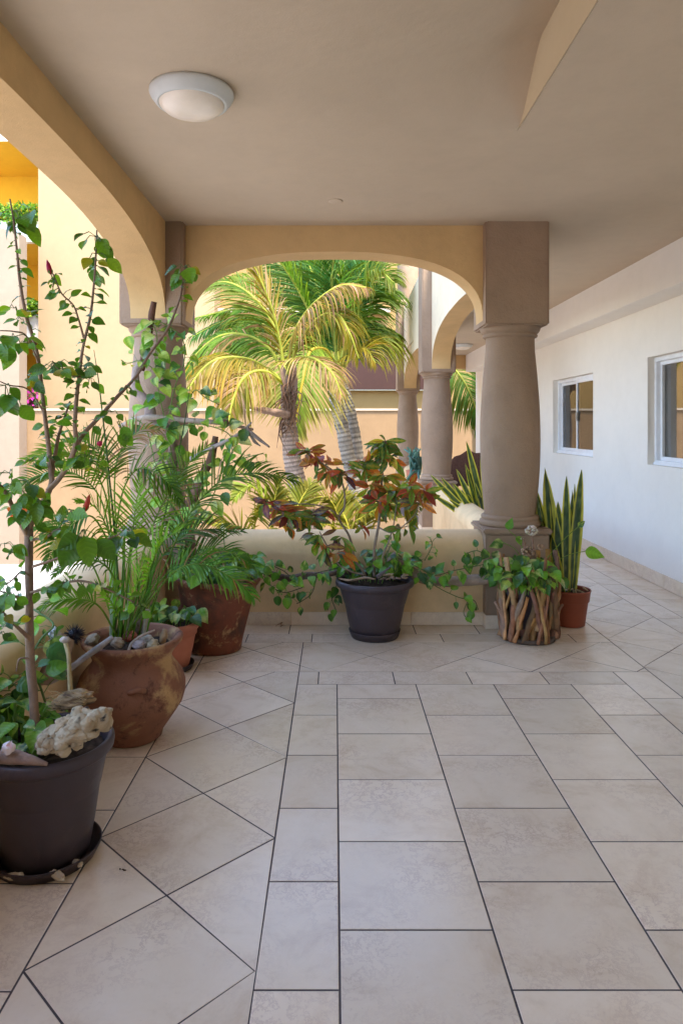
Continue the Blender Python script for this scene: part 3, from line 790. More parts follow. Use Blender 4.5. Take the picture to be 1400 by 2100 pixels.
def col_pothos(yel=.5):
    b = jit(R.choice([(.075, .2, .022), (.12, .28, .022), (.05, .14, .028), (.16, .33, .028), (.04, .10, .024)])); y = (.36, .46, .08) if R.random() < .7 else (.5, .52, .2)
    amt = R.random() ** 1.5 * yel; ph = R.uniform(0, 50); sd_ = R.choice([-1, 1])
    def f(t, s):
        n = noise.noise(V((t * 2.2 + ph, s * 2.6 + ph, ph))) + .15 * s * sd_
        k = max(0, min(1, (n - .25 + amt * .9) * 3)) * (1 if amt > .12 else .15)
        c = mixc(b, y, k * .8); v = 1.2 if abs(s) < .05 else 1
        return (c[0] * v, c[1] * v, c[2] * v)
    return f
def col_croton(mode):
    pal = {'red': [(.42, .045, .02), (.50, .08, .03), (.30, .04, .03)], 'orange': [(.55, .20, .03), (.50, .13, .03)], 'green': [(.06, .18, .02), (.12, .26, .02), (.05, .14, .03)], 'dark': [(.10, .035, .04), (.15, .03, .03), (.06, .04, .06)], 'yellow': [(.45, .38, .03), (.28, .32, .03)]}
    b = jit(R.choice(pal[mode])); v2 = R.choice([(.5, .35, .05), (.42, .12, .03), (.35, .34, .05), (.2, .04, .02)]); g = R.random()
    def f(t, s):
        k = .6 if abs(s) < .05 else (.35 if (int(t * 8) % 2 == 0 and abs(s) < .8) else 0)
        c = mixc(b, v2, k); c = mixc(c, (.06, .13, .02), (.5 if g < .35 else 0) * (1 - abs(s)))
        return c
    return f
def side_dir(cam=.6, up=.3, rnd=.7):
    return (rnd_unit() * rnd + V((0, -1, 0)) * cam + V((0, 0, up))).normalized()

def scatter(mb, path, n, L, W, kind, colfn, t0=0, t1=1, pet=.03, hang=.25, spread=1.0, curl=(.2, 1.5), fold=.3, sizes=(.7, 1.15), petcol=(.12, .2, .04), camn=.6, across=2, rows=8, wav=0.012, out=None):
    """leaves on petioles alternating round a stem"""
    for i in range(n):
        t = lerp(t0, t1, (i + R.uniform(.1, .9)) / n); p, tg = along(path, t)
        v = rnd_unit(); v = (v - tg * v.dot(tg)).normalized() * spread + tg * R.uniform(-.1, .5) + V((0, 0, -hang)) + V((0, -.25, 0))
        if out is not None: v += out
        v.normalize(); pl = pet * R.uniform(.5, 1.4)
        b = p + v * pl + V((0, 0, .2 * pl))
        mb.tube([p, p.lerp(b, .5) + V((0, 0, .12 * pl)), b], .0016, 4, petcol, cap=False)
        d = (v + V((0, 0, -hang * R.uniform(.4, 1.6)))).normalized(); k = R.uniform(*sizes)
        nr = V((0, -camn, .75)) + rnd_unit() * .45
        leaf(mb, b, d, nr, L * k, W * k * R.uniform(.85, 1.1), kind, colfn(), fold, R.uniform(*curl), rows, across, wav)

def PX(pts): return [P(*p) for p in pts]

# ================================================================== HIBISCUS in the nearest pot
hb = thing('hibiscus_bush', 'tall leggy hibiscus with bare stems and green leaves in the nearest dark pot', 'plant', PA + V((0, 0, .34)))
bark = (.30, .19, .12); bark2 = (.20, .13, .09)
mt = MB(); branches = []
def br(pts, r0, r1, c=bark, c2=bark2):
    pa = spline(PX(pts), 6); mt.tube(pa, [r0, lerp(r0, r1, .5), r1], 8, c, c2, rough=.25); branches.append(pa); return pa
tr = br([(76, 1530, 2.29), (70, 1440, 2.29), (62, 1330, 2.29), (61, 1200, 2.29), (59, 1075, 2.29)], .0155, .0125)
b1 = br([(59, 1085, 2.29), (72, 1050, 2.29), (91, 1026, 2.29), (106, 991, 2.3), (104, 963, 2.31), (100, 911, 2.32), (91, 840, 2.32), (77, 726, 2.32), (54, 646, 2.31), (42, 580, 2.3), (36, 520, 2.29), (28, 450, 2.28), (21, 408, 2.28)], .0115, .0024)
b2 = br([(104, 1000, 2.3), (110, 957, 2.32), (120, 897, 2.36), (134, 854, 2.38), (144, 823, 2.4)], .0075, .003)
b3 = br([(100, 1005, 2.29), (123, 980, 2.27), (146, 940, 2.25), (156, 905, 2.24), (154, 868, 2.24), (158, 811, 2.24), (164, 763, 2.24), (171, 711, 2.24), (186, 646, 2.23), (194, 570, 2.22), (198, 500, 2.22), (199, 472, 2.22)], .0095, .0022)
b3b = br([(174, 700, 2.24), (160, 650, 2.22), (150, 625, 2.21), (127, 602, 2.2), (113, 570, 2.2), (106, 556, 2.2)], .0035, .0018)
b4 = br([(152, 925, 2.25), (171, 891, 2.28), (200, 860, 2.32), (243, 811, 2.38), (280, 771, 2.44), (307, 726, 2.48), (343, 676, 2.53), (368, 615, 2.57), (376, 575, 2.6), (379, 548, 2.6)], .0075, .0026)
b5 = br([(58, 1100, 2.29), (42, 1070, 2.26), (29, 1046, 2.24), (12, 1010, 2.2), (-10, 985, 2.16)], .0085, .005)
b6 = br([(68, 1162, 2.28), (110, 1148, 2.25), (155, 1128, 2.2), (172, 1110, 2.18)], .0045, .0022)
b6b = br([(155, 1128, 2.2), (190, 1118, 2.22), (240, 1098, 2.26), (262, 1090, 2.28)], .003, .0018)
b7 = br([(64, 1215, 2.28), (100, 1205, 2.24), (150, 1192, 2.22), (190, 1196, 2.22), (232, 1214, 2.22), (275, 1235, 2.22)], .0045, .0025)
b8 = br([(60, 1230, 2.28), (30, 1222, 2.26), (0, 1212, 2.22)], .004, .002)
b9 = br([(62, 1310, 2.28), (35, 1285, 2.24), (8, 1258, 2.2), (-15, 1230, 2.18)], .0065, .004)
b10 = br([(65, 1108, 2.28), (95, 1102, 2.26), (115, 1088, 2.25), (135, 1084, 2.24)], .0055, .003)
b11 = br([(60, 1180, 2.28), (45, 1172, 2.24), (25, 1190, 2.2), (12, 1200, 2.18)], .003, .0016)
b12 = br([(60, 1350, 2.28), (40, 1352, 2.26), (34, 1378, 2.25)], .004, .002)
b13 = br([(80, 745, 2.31), (55, 690, 2.26), (30, 680, 2.2), (0, 678, 2.15)], .0032, .0016)
b14 = br([(93, 850, 2.32), (60, 800, 2.3), (20, 790, 2.2), (0, 782, 2.15)], .0032, .0016)
b15 = br([(170, 775, 2.24), (140, 768, 2.22), (118, 755, 2.2), (108, 740, 2.2)], .003, .0015)
mt.build('trunk', M['bark'], hb)
ml = MB(); HC_ = col_hib
def clus(px, py, Y, n, L, hang=.6, r=.02):
    o = P(px, py, Y)
    for i in range(n):
        a = R.uniform(0, 6.28); d = V((math.cos(a), math.sin(a) * .8, -hang * R.uniform(.3, 1.5))).normalized()
        b = o + d * r + rnd_unit() * r * .6
        ml.tube([o, o.lerp(b, .6) + V((0, 0, .01)), b], .0014, 4, (.12, .2, .05), cap=False)
        k = R.uniform(.55, 1.02); leaf(ml, b, d, V((0, -.8, .55)) + rnd_unit() * .4, L * k, L * k * R.uniform(.62, .78), 'ovate', HC_(), .22, R.uniform(.2, .8), 9, 2, .012)
for args in ((30, 432, 2.28, 7, .085, 1.0, .03), (36, 448, 2.28, 3, .09, .9, .045), (52, 420, 2.28, 2, .08, .5, .04), (197, 485, 2.22, 8, .062, .9, .03), (197, 520, 2.22, 4, .072, 1.1, .03), (222, 520, 2.23, 2, .065, 1.2, .02), (112, 575, 2.2, 5, .04, .4, .012), (123, 602, 2.2, 3, .04, .4, .012),
             (378, 548, 2.6, 6, .075, .9, .022), (380, 560, 2.58, 3, .075, 1.2, .03), (30, 632, 2.3, 4, .05, .5, .02), (45, 655, 2.3, 3, .045, .5, .02), (5, 690, 2.15, 5, .085, .9, .03), (30, 690, 2.2, 5, .075, .7, .03), (12, 790, 2.16, 6, .085, 1.0, .03), (25, 805, 2.2, 3, .08, 1.2, .03), (55, 705, 2.28, 4, .055, .5, .02),
             (120, 745, 2.2, 6, .055, .4, .025), (105, 752, 2.2, 4, .05, .2, .02), (140, 760, 2.22, 4, .05, .2, .02), (172, 760, 2.24, 4, .05, .5, .02), (185, 775, 2.23, 5, .052, .6, .02), (60, 770, 2.3, 4, .06, .6, .02), (172, 1085, 2.18, 8, .1, 1.1, .035), (150, 1100, 2.2, 3, .075, .8, .03), (262, 1085, 2.28, 7, .085, .7, .03), (230, 845, 2.33, 4, .05, .5, .02), (240, 865, 2.34, 3, .075, 1.2, .03), (262, 795, 2.4, 4, .045, .4, .015),
             (35, 1000, 2.2, 7, .06, .6, .03), (60, 1020, 2.2, 7, .075, .7, .035), (80, 1025, 2.2, 5, .085, 1.0, .03), (20, 970, 2.18, 6, .06, .5, .03), (45, 985, 2.2, 5, .06, .5, .03), (180, 935, 2.25, 5, .06, .3, .03), (195, 920, 2.26, 4, .06, .3, .03), (185, 945, 2.25, 4, .06, .2, .03), (95, 940, 2.28, 4, .05, .4, .025), (60, 945, 2.28, 4, .05, .3, .03), (10, 1115, 2.2, 4, .06, .6, .02), (35, 1125, 2.22, 5, .05, .4, .025), (20, 1215, 2.2, 6, .055, .7, .025), (8, 1230, 2.18, 4, .06, .8, .025), (85, 1095, 2.26, 5, .035, .3, .02), (100, 1105, 2.26, 4, .03, .3, .02), (115, 1210, 2.23, 4, .05, .3, .02), (140, 1195, 2.22, 5, .055, .2, .025), (200, 1200, 2.22, 4, .045, .2, .02), (150, 1060, 2.22, 2, .075, .3, .03), (135, 1048, 2.22, 2, .07, .3, .03), (0, 1300, 2.2, 4, .05, .6, .02), (15, 1285, 2.2, 4, .045, .4, .02), (280, 1242, 2.22, 4, .05, .8, .02)):
    clus(*args)
for pa, n, t0, t1 in ((b1, 46, .3, .93), (b3, 56, .25, .93), (b4, 26, .1, .95), (b2, 22, .3, 1), (b3b, 16, .1, .9), (b7, 22, .1, 1), (b6b, 5, .2, 1), (b10, 9, .4, 1), (b5, 12, .2, 1), (b8, 8, .2, 1), (b9, 10, .3, 1), (b11, 8, .3, 1)):
    scatter(ml, pa, n, .038, .024, 'ovate', col_hib, t0, t1, .012, .15, 1.0, (.2, .8), .25, (.5, 1.35))
ml.build('foliage', M['leaf'], hb)
def bud(px, py, Y, dx, dz, L, c1, c2, nm='flower'):
    o = P(px, py, Y); d = V((dx, -.1, dz)).normalized(); mb = MB()
    mb.tube([o - d * L * .35, o - d * .1 * L, o], .0016, 5, (.1, .16, .04))
    pa = [o + d * L * t + rnd_unit() * .0006 for t in (0, .12, .3, .55, .75, .9, 1)]
    mb.tube(pa, [.003, .006, .008, .0075, .0055, .003, .001], 8, c1, c2, rough=.4)
    for k in range(5):
        a = k * 1.256; s = d.orthogonal(); s = Quaternion(d, a) @ s
        leaf(mb, o + s * .003, (d + s * .35), s, L * .34, .006, 'lance', lambda t, q: (.1, .2, .04), .2, .2, 4, 1)
    return mb.build(nm, M['petal'], hb)
bud(105, 562, 2.2, -.25, 1, .045, (.5, .03, .07), (.35, .02, .12)); bud(175, 1048, 2.19, .28, .95, .055, (.55, .03, .03), (.4, .1, .04)); bud(200, 912, 2.26, .5, .3, .02, (.5, .02, .06), (.4, .02, .1))
mb = MB(); o = P(38, 1050, 2.24)
for k in range(5):
    a = k * 1.256 + .3; d = V((math.cos(a), -.5, math.sin(a))).normalized(); leaf(mb, o, d, V((0, -1, 0)), .04, .034, 'heart', lambda t, s: mixc((.75, .07, .02), (.8, .22, .05), t), .1, .8, 6, 2, .03)
mb.tube(spline([o, o + V((0, -.02, 0)), o + V((.004, -.045, .006))], 4), [.0016, .001], 6, (.8, .5, .1)); mb.build('flower', M['petal'], hb)

# low pothos round the hibiscus stem, in the same pot
def bush(o, r, n, L, h, label, name='pothos_plant', yel=.6, par=None, hang=.25, cat='plant', kind='heart', W=.78, up=.6, soil=0):
    t = thing(name, label, cat, o); o = V(o); mb = MB()
    for i in range(n):
        a = R.uniform(0, 6.28); q = R.random() ** .5; b = o + V((math.cos(a) * r * q, math.sin(a) * r * q, 0))
        ou = V((math.cos(a), math.sin(a), 0)); tip = b + ou * r * R.uniform(.0, .7) * q + V((0, 0, h * R.uniform(.35, 1) * (1.1 - .5 * q)))
        mb.tube(spline([b, b.lerp(tip, .5) + V((0, 0, .02)), tip], 3), [.0028, .0018], 5, (.16, .28, .05), cap=False)
        d = (ou * .8 + rnd_unit() * .5 + V((0, -.25, -hang))).normalized(); k = R.uniform(.65, 1.2)
        leaf(mb, tip, d, V((0, -.45, .85)) + rnd_unit() * .4, L * k, L * k * W, kind, col_pothos(yel), .28, R.uniform(.1, 1.5), 8, 2, .014, R.uniform(-.5, .5))
    mb.build('foliage', M['leaf'], t); return t
bush(P(35, 1530, 2.3) , .09, 62, .062, .15, 'low light green pothos at the foot of the hibiscus in the nearest pot')
t = thing('pothos_vine', 'broad glossy pothos leaves behind the hibiscus stem against the left low wall', 'plant', P(90, 1440, 2.45)); mb = MB()
vp = spline(PX([(95, 1445, 2.5), (80, 1400, 2.5), (60, 1360, 2.55), (85, 1310, 2.6), (110, 1280, 2.65), (70, 1250, 2.7)]), 6); mb.tube(vp, .004, 6, (.12, .2, .05))
scatter(mb, vp, 26, .085, .062, 'heart', lambda: col_pothos(.5), 0, 1, .05, .2, 1.0)
vp2 = spline(PX([(40, 1450, 2.45), (20, 1410, 2.45), (30, 1390, 2.45)]), 4); scatter(mb, vp2, 16, .08, .06, 'heart', lambda: col_pothos(.6), 0, 1, .05, .2, 1.0)
mb.build('foliage', M['leaf'], t)
# ================================================================== PALM FRONDS
def frond(mb, pts, n, LL, W, droop=.6, ang=1.0, c1=(.10, .26, .02), c2=None, start=.22, rr=.006, rc=(.25, .34, .06), brown=0.0, seg=4, vee=.35, k=7, tipc=None, lean=None, ragged=.1, one=0, face=.55, roll=.7):
    """rachis through pts with n pairs of narrow leaflets; all in one mesh"""
    pa = spline(pts, k); m = len(pa)
    mb.tube(pa, [rr, rr * .75, rr * .35], 6, rc, rc, cap=False)
    lean = V(lean) if lean is not None else (pa[-1] - pa[0]); hl = V((lean.x, lean.y, 0))
    ref = (V((R.uniform(-.2, .2), -face, .8)) - (hl.normalized() * .3 if hl.length > .02 else V((0, .3, 0)))).normalized()
    side = None
    for i in range(n):
        t = start + (1 - start) * (i + .5) / n; p, tg = along(pa, t)
        nr = ref - tg * ref.dot(tg)
        if nr.length < .15: nr = nr + V((0, -.3, .05))
        nr = (nr - tg * nr.dot(tg)).normalized(); s0 = tg.cross(nr).normalized()
        if side is not None and s0.dot(side) < 0: s0 = -s0; nr = -nr
        side = s0
        u = (i + .5) / n; prof = (.55 + .45 * math.sin(math.pi * min(1, u * 1.25 + .1))) * (1 - .55 * max(0, u - .55) / .45)
        for sg in ((-1, 1) if not one else (one,)):
            if R.random() < ragged * .4: continue
            L = LL * prof * R.uniform(1 - ragged, 1 + ragged); a = ang * (1 - .45 * u) + R.uniform(-.1, .1)
            d = (tg * math.cos(a) + s0 * sg * math.sin(a) + nr * vee * R.uniform(.5, 1.3)).normalized()
            q = V(p); dt = L / seg; c = mixc(c1, c2, R.random()) if c2 else jit(c1, .25)
            isb = R.random() < brown; tip = tipc or mixc(c, (.20, .15, .03), .35)
            if isb: c = jit((.30, .18, .09), .3); tip = (.26, .15, .08)
            wv = d.cross(nr); wv = wv.normalized() if wv.length > 1e-3 else tg
            wv = Quaternion(d, R.uniform(-roll, roll)) @ wv
            prev = None; dr = droop * R.uniform(.7, 1.3) * (1.5 if isb else 1)
            for j in range(seg + 1):
                x = j / seg; w = W * (.55 + .9 * x if x < .35 else (.87 + .13) * (1 - ((x - .35) / .65) ** 1.6)) * .5
                w = max(w, .0006); cc = mixc(c, tip, x * x)
                row = (mb.vert(q - wv * w, cc), mb.vert(q + wv * w, cc))
                if prev: mb.face((prev[0], prev[1], row[1], row[0]), True)
                prev = row; q = q + d * dt; d = (d + V((0, 0, -dr / seg * (1 + x)))).normalized()
                wv = (wv - d * wv.dot(d)).normalized()
def put_frond(par, *a, nm='frond', **kw):
    mb = MB(); frond(mb, *a, **kw); return mb.build(nm, M['frond'], par)

# ---- areca palm in the bellied clay pot
ar = thing('areca_palm', 'bushy areca palm with many feathery fronds growing from the bellied clay pot', 'palm', PB + V((0, 0, .41)))
mb = MB()
for px, pts, r in ((0, [(232, 1318, 3.2), (233, 1240, 3.2), (230, 1160, 3.22), (228, 1090, 3.24)], .017), (0, [(262, 1318, 3.15), (264, 1220, 3.15), (268, 1120, 3.15)], .009), (0, [(245, 1318, 3.25), (252, 1200, 3.26), (256, 1080, 3.28)], .008)):
    mb.tube(spline(PX(pts), 5), [r, r * .9, r * .6], 10, (.30, .33, .20), (.24, .34, .08), rough=.1)
mb.build('cane', M['bark'], ar)
g1, g2 = (.065, .155, .01), (.13, .23, .012); dk = (.03, .085, .012)
AF = [
 ([(230, 1100, 3.24), (215, 1010, 3.2), (180, 950, 3.15), (120, 925, 3.1), (55, 945, 3.05)], 30, .17, .55, g1, g2, 0),
 ([(230, 1120, 3.24), (205, 1020, 3.3), (150, 970, 3.3), (80, 975, 3.3), (10, 1010, 3.3)], 30, .17, .5, dk, g1, 0),
 ([(240, 1100, 3.3), (235, 1000, 3.35), (245, 930, 3.4), (285, 885, 3.45), (330, 880, 3.5)], 28, .15, .7, g1, (.2, .16, .05), .55),
 ([(228, 1090, 3.24), (222, 1000, 3.26), (212, 940, 3.3), (175, 905, 3.34), (130, 905, 3.4)], 26, .15, .5, dk, g1, .1),
 ([(265, 1290, 3.15), (290, 1150, 3.15), (330, 1040, 3.2), (375, 965, 3.3), (425, 915, 3.4)], 32, .18, .4, g1, g2, .06),
 ([(270, 1290, 3.15), (330, 1180, 3.15), (385, 1060, 3.2), (455, 985, 3.25), (530, 970, 3.3), (605, 985, 3.35)], 42, .23, .75, (.045, .12, .016), (.09, .18, .02), .02),
 ([(262, 1300, 3.12), (320, 1215, 3.05), (370, 1165, 3.0), (425, 1160, 2.98), (490, 1195, 2.98), (520, 1225, 2.98)], 30, .17, .9, (.06, .2, .03), (.12, .28, .03), .03),
 ([(268, 1290, 3.2), (320, 1160, 3.3), (375, 1100, 3.35), (430, 1085, 3.4), (495, 1090, 3.45)], 30, .16, .5, dk, (.09, .22, .06), .1),
 ([(240, 1305, 3.1), (205, 1245, 3.02), (165, 1228, 2.98), (120, 1232, 2.95), (80, 1252, 2.93)], 22, .12, .5, g1, g2, 0),
 ([(240, 1300, 3.2), (200, 1180, 3.2), (160, 1110, 3.2), (120, 1080, 3.2), (70, 1085, 3.2)], 26, .13, .7, dk, g1, 0),
 ([(255, 1300, 3.15), (262, 1180, 3.1), (272, 1090, 3.1), (282, 1020, 3.12), (300, 960, 3.15)], 24, .16, .15, g2, (.2, .4, .04), 0),
 ([(250, 1300, 3.2), (240, 1180, 3.2), (222, 1090, 3.15), (195, 1040, 3.1), (160, 1030, 3.05)], 24, .14, .5, g1, g2, 0),
 ([(262, 1300, 3.1), (295, 1220, 3.0), (310, 1160, 2.95), (335, 1110, 2.92), (372, 1085, 2.9)], 26, .15, .3, g2, (.18, .38, .03), 0),
 ([(255, 1305, 3.1), (265, 1250, 3.04), (285, 1190, 3.0), (300, 1140, 3.0)], 18, .13, .15, g2, (.22, .42, .04), 0),
 ([(248, 1305, 3.1), (240, 1260, 3.05), (215, 1215, 3.02), (190, 1200, 3.0)], 14, .11, .4, g2, (.2, .4, .04), 0),
 ([(235, 1100, 3.25), (255, 1000, 3.2), (290, 960, 3.15), (340, 985, 3.1), (370, 1030, 3.1)], 26, .15, .6, g1, dk, .05),
 ([(228, 1120, 3.24), (190, 1060, 3.15), (150, 1075, 3.1), (115, 1120, 3.05), (95, 1165, 3.0)], 24, .14, .7, dk, g1, 0),
 ([(262, 1300, 3.2), (330, 1190, 3.25), (400, 1140, 3.3), (460, 1130, 3.3), (520, 1160, 3.3)], 30, .16, .8, (.05, .16, .03), g1, .05),
 ([(255, 1300, 3.15), (235, 1190, 3.0), (200, 1150, 2.95), (150, 1150, 2.9), (110, 1180, 2.88)], 22, .12, .8, dk, g1, 0),
]
for pts, n, LL, dr, c1, c2, brn in AF:
    put_frond(ar, PX(pts), int(n * 1.2), LL * 1.05, .0098, droop=dr, c1=c1, c2=c2, brown=brn, rr=.0045, rc=(.2, .3, .05), start=.3, seg=4)
mb = MB()
for pts in ([(250, 1305, 3.12), (236, 1100, 3.14), (223, 966, 3.15), (205, 800, 3.16), (193, 718, 3.16)], [(275, 1300, 3.2), (310, 1170, 3.3), (350, 1005, 3.4), (378, 870, 3.45), (390, 790, 3.48)]):
    mb.tube(spline(PX(pts), 6), [.006, .005, .0035, .0012], 6, (.07, .15, .03), (.05, .10, .03))
for i in range(26):
    x = R.uniform(225, 300); b = P(x, 1310, R.uniform(3.05, 3.3)); tip = P(x + R.uniform(-40, 70), R.uniform(1060, 1190), R.uniform(3.0, 3.35))
    mb.tube(spline([b, b.lerp(tip, .5) + V((R.uniform(-.01, .01), 0, .02)), tip], 4), [.0035, .0028, .0015], 5, jit((.14, .32, .03)), jit((.12, .28, .03)))
mb.build('stem', M['frond'], ar)

# ---- driftwood climbing the corner column, with pothos over it
dw = thing('driftwood', 'tall forked driftwood leaning on the corner column with vines round it', 'driftwood', P(385, 1150, 4.62))
def dtube(mb, pts, rs, c=(.16, .085, .05), c2=None, n=10, rough=.35, k=6): mb.tube(spline(PX(pts), k), rs, n, c, c2 or c, rough=rough)
mb = MB()
dtube(mb, [(395, 1165, 4.6), (381, 1060, 4.66), (366, 1021, 4.68), (350, 973, 4.7), (356, 915, 4.7), (344, 883, 4.7), (312, 858, 4.7), (306, 829, 4.7), (284, 803, 4.7), (278, 768, 4.7), (290, 740, 4.7)], [.042, .042, .038, .036, .034, .036, .034, .036, .03, .016], (.17, .09, .06), (.34, .26, .22))
mb.build('main_stem', M['wood'], dw)
mb = MB(); dtube(mb, [(290, 760, 4.72), (301, 710, 4.72), (309, 667, 4.7), (312, 640, 4.69), (316, 619, 4.68)], [.024, .023, .02, .022, .018], (.10, .045, .025)); mb.build('dark_stick', M['wood'], dw)
mb = MB(); dtube(mb, [(381, 1060, 4.64), (406, 995, 4.6), (420, 965, 4.6), (433, 941, 4.6), (442, 895, 4.6)], [.038, .034, .03, .026, .018], (.15, .085, .055)); mb.build('side_stem', M['wood'], dw)
mb = MB(); dtube(mb, [(246, 874, 4.75), (280, 860, 4.7), (312, 856, 4.65), (390, 862, 4.6), (457, 868, 4.55), (519, 881, 4.5)], [.014, .017, .019, .017, .015, .008], (.34, .26, .2)); mb.build('branch', M['wood'], dw)
mb = MB(); dtube(mb, [(392, 942, 4.55), (412, 930, 4.52), (433, 919, 4.5), (470, 902, 4.48), (492, 890, 4.47), (518, 894, 4.46)], [.018, .014, .012, .012, .01, .006], (.30, .24, .2)); mb.build('branch', M['wood'], dw)
mb = MB(); dtube(mb, [(516, 866, 4.46), (508, 880, 4.46), (530, 900, 4.46), (553, 917, 4.46)], [.004, .014, .012, .006], (.26, .2, .16)); dtube(mb, [(510, 886, 4.46), (522, 905, 4.46), (534, 915, 4.46)], [.008, .011, .004], (.22, .17, .13)); mb.build('branch_fork', M['wood'], dw)
mb = MB(); mb.rock(P(462, 862, 4.53), (.022, .02, .04), 3, 3, .3, 2, c=(.28, .18, .14)); mb.build('knot', M['wood'], dw)
pv = thing('pothos_vine', 'variegated pothos climbing the driftwood against the corner column', 'plant', P(400, 1150, 4.55)); mb = MB(); st = (.14, .24, .04)
for pts, n, L in (
  ([(395, 1150, 4.55), (380, 1060, 4.58), (366, 1000, 4.6), (352, 930, 4.62), (340, 870, 4.62), (325, 800, 4.62), (318, 740, 4.62), (322, 690, 4.62), (310, 655, 4.62)], 62, .088),
  ([(340, 880, 4.62), (400, 870, 4.55), (450, 880, 4.5), (475, 900, 4.48), (470, 950, 4.45), (440, 985, 4.45)], 34, .085),
  ([(345, 860, 4.6), (360, 790, 4.6), (378, 740, 4.6), (372, 690, 4.62), (330, 660, 4.6)], 22, .08),
  ([(318, 760, 4.62), (290, 740, 4.6), (262, 745, 4.6), (248, 738, 4.6)], 5, .05),
  ([(390, 1100, 4.5), (420, 1050, 4.45), (440, 1010, 4.42), (460, 960, 4.4), (500, 940, 4.38), (540, 930, 4.36)], 16, .078),
  ([(380, 1140, 4.5), (350, 1080, 4.5), (335, 1020, 4.5), (320, 960, 4.52), (300, 880, 4.55), (270, 855, 4.58)], 26, .08),
  ([(385, 830, 4.58), (400, 800, 4.55), (420, 815, 4.55), (450, 830, 4.55)], 9, .085)):
    pa = spline(PX(pts), 6); mb.tube(pa, .0035, 5, st)
    scatter(mb, pa, n, L * 1.12, L * .86, 'heart', lambda: col_pothos(1.0), 0, 1, .045, .3, 1.0, camn=.8)
for (x, y, Y, L) in ((262, 690, 4.6, .1), (305, 690, 4.6, .1), (335, 700, 4.6, .09), (300, 735, 4.6, .07), (420, 1050, 4.4, .1), (440, 1030, 4.4, .11), (385, 1040, 4.45, .12), (365, 1060, 4.42, .1), (405, 1060, 4.4, .1), (500, 880, 4.45, .1), (460, 1010, 4.4, .09), (400, 820, 4.55, .1), (440, 835, 4.55, .1)):
    leaf(mb, P(x, y, Y), V((R.uniform(-.6, .6), -.3, -.8)), V((0, -1, .3)) + rnd_unit() * .3, L, L * .74, 'heart', col_pothos(.8), .2, .5, 9, 2)
mb.build('foliage', M['leaf'], pv)

# ---- pots behind: plants in the ribbed pot and the big stained pot
bush(PC + V((0, 0, .25)), .1, 46, .09, .16, 'pothos with long pale striped leaves in the orange ribbed pot', yel=.6)
bush(PD + V((.04, 0, .44)), .2, 120, .1, .19, 'dense low pothos filling the big stained pot in the corner', yel=.3)
pl = thing('peace_lily', 'single white hooded peace lily flower above the stained corner pot', 'flower', P(460, 1180, 4.4)); mb = MB()
mb.tube(spline(PX([(462, 1180, 4.4), (462, 1140, 4.4), (459, 1104, 4.4)]), 4), .003, 6, (.1, .2, .04)); mb.build('stalk', M['leaf'], pl)
mb = MB(); leaf(mb, P(459, 1106, 4.4), V((-.12, .1, 1)), V((.25, -1, 0)), .105, .048, 'ovate', lambda t, s: (.78, .8, .72), .35, -.3, 10, 3); mb.build('spathe', M['petal'], pl)
mb = MB(); mb.tube([P(459, 1104, 4.39), P(460, 1090, 4.38), P(461, 1080, 4.385)], [.004, .005, .003], 8, (.7, .6, .25)); mb.build('spadix', M['stone'], pl)

# ---- vines and driftwood along the low wall
dl = MB(); dtube(dl, [(530, 1160, 4.75), (547, 1174, 4.75), (591, 1186, 4.76), (625, 1181, 4.76), (666, 1179, 4.75), (700, 1172, 4.78), (730, 1178, 4.8)], [.016, .022, .026, .02, .016, .014], (.13, .085, .065)); tag(dl.build('driftwood_branch', M['wood'], None, P(547, 1174, 4.75)), 'dark driftwood branch bridging the stained corner pot and the dark grey pot', 'driftwood')
dl = MB(); dtube(dl, [(800, 1142, 4.85), (830, 1165, 4.85), (870, 1187, 4.84), (918, 1194, 4.82), (965, 1190, 4.8), (1022, 1188, 4.78)], [.045, .04, .034, .032, .034, .03], (.25, .17, .12), (.34, .25, .19)); tag(dl.build('driftwood_log', M['wood'], None, P(918, 1194, 4.82)), 'thick pale driftwood log between the dark grey pot and the twig basket', 'driftwood')
vn = thing('pothos_vine', 'trailing pothos along the driftwood branch left of the dark grey pot', 'plant', P(560, 1190, 4.65)); mb = MB()
for pts, n in (([(510, 1170, 4.6), (550, 1160, 4.62), (580, 1170, 4.65), (610, 1190, 4.66), (650, 1175, 4.66), (690, 1165, 4.66)], 26), ([(540, 1180, 4.6), (560, 1205, 4.6), (585, 1215, 4.62), (620, 1205, 4.62)], 12), ([(650, 1180, 4.64), (640, 1215, 4.62), (620, 1232, 4.6), (608, 1238, 4.6)], 6), ([(690, 1200, 4.75), (680, 1225, 4.78), (690, 1255, 4.8)], 8)):
    pa = spline(PX(pts), 6); mb.tube(pa, .003, 5, (.07, .08, .03)); scatter(mb, pa, n, .075, .056, 'heart', lambda: col_pothos(.35), 0, 1, .04, .3, 1.0, camn=.8)
mb.build('foliage', M['leaf'], vn)
vn = thing('pothos_vine', 'trailing pothos over the pale log right of the dark grey pot', 'plant', P(930, 1170, 4.7)); mb = MB()
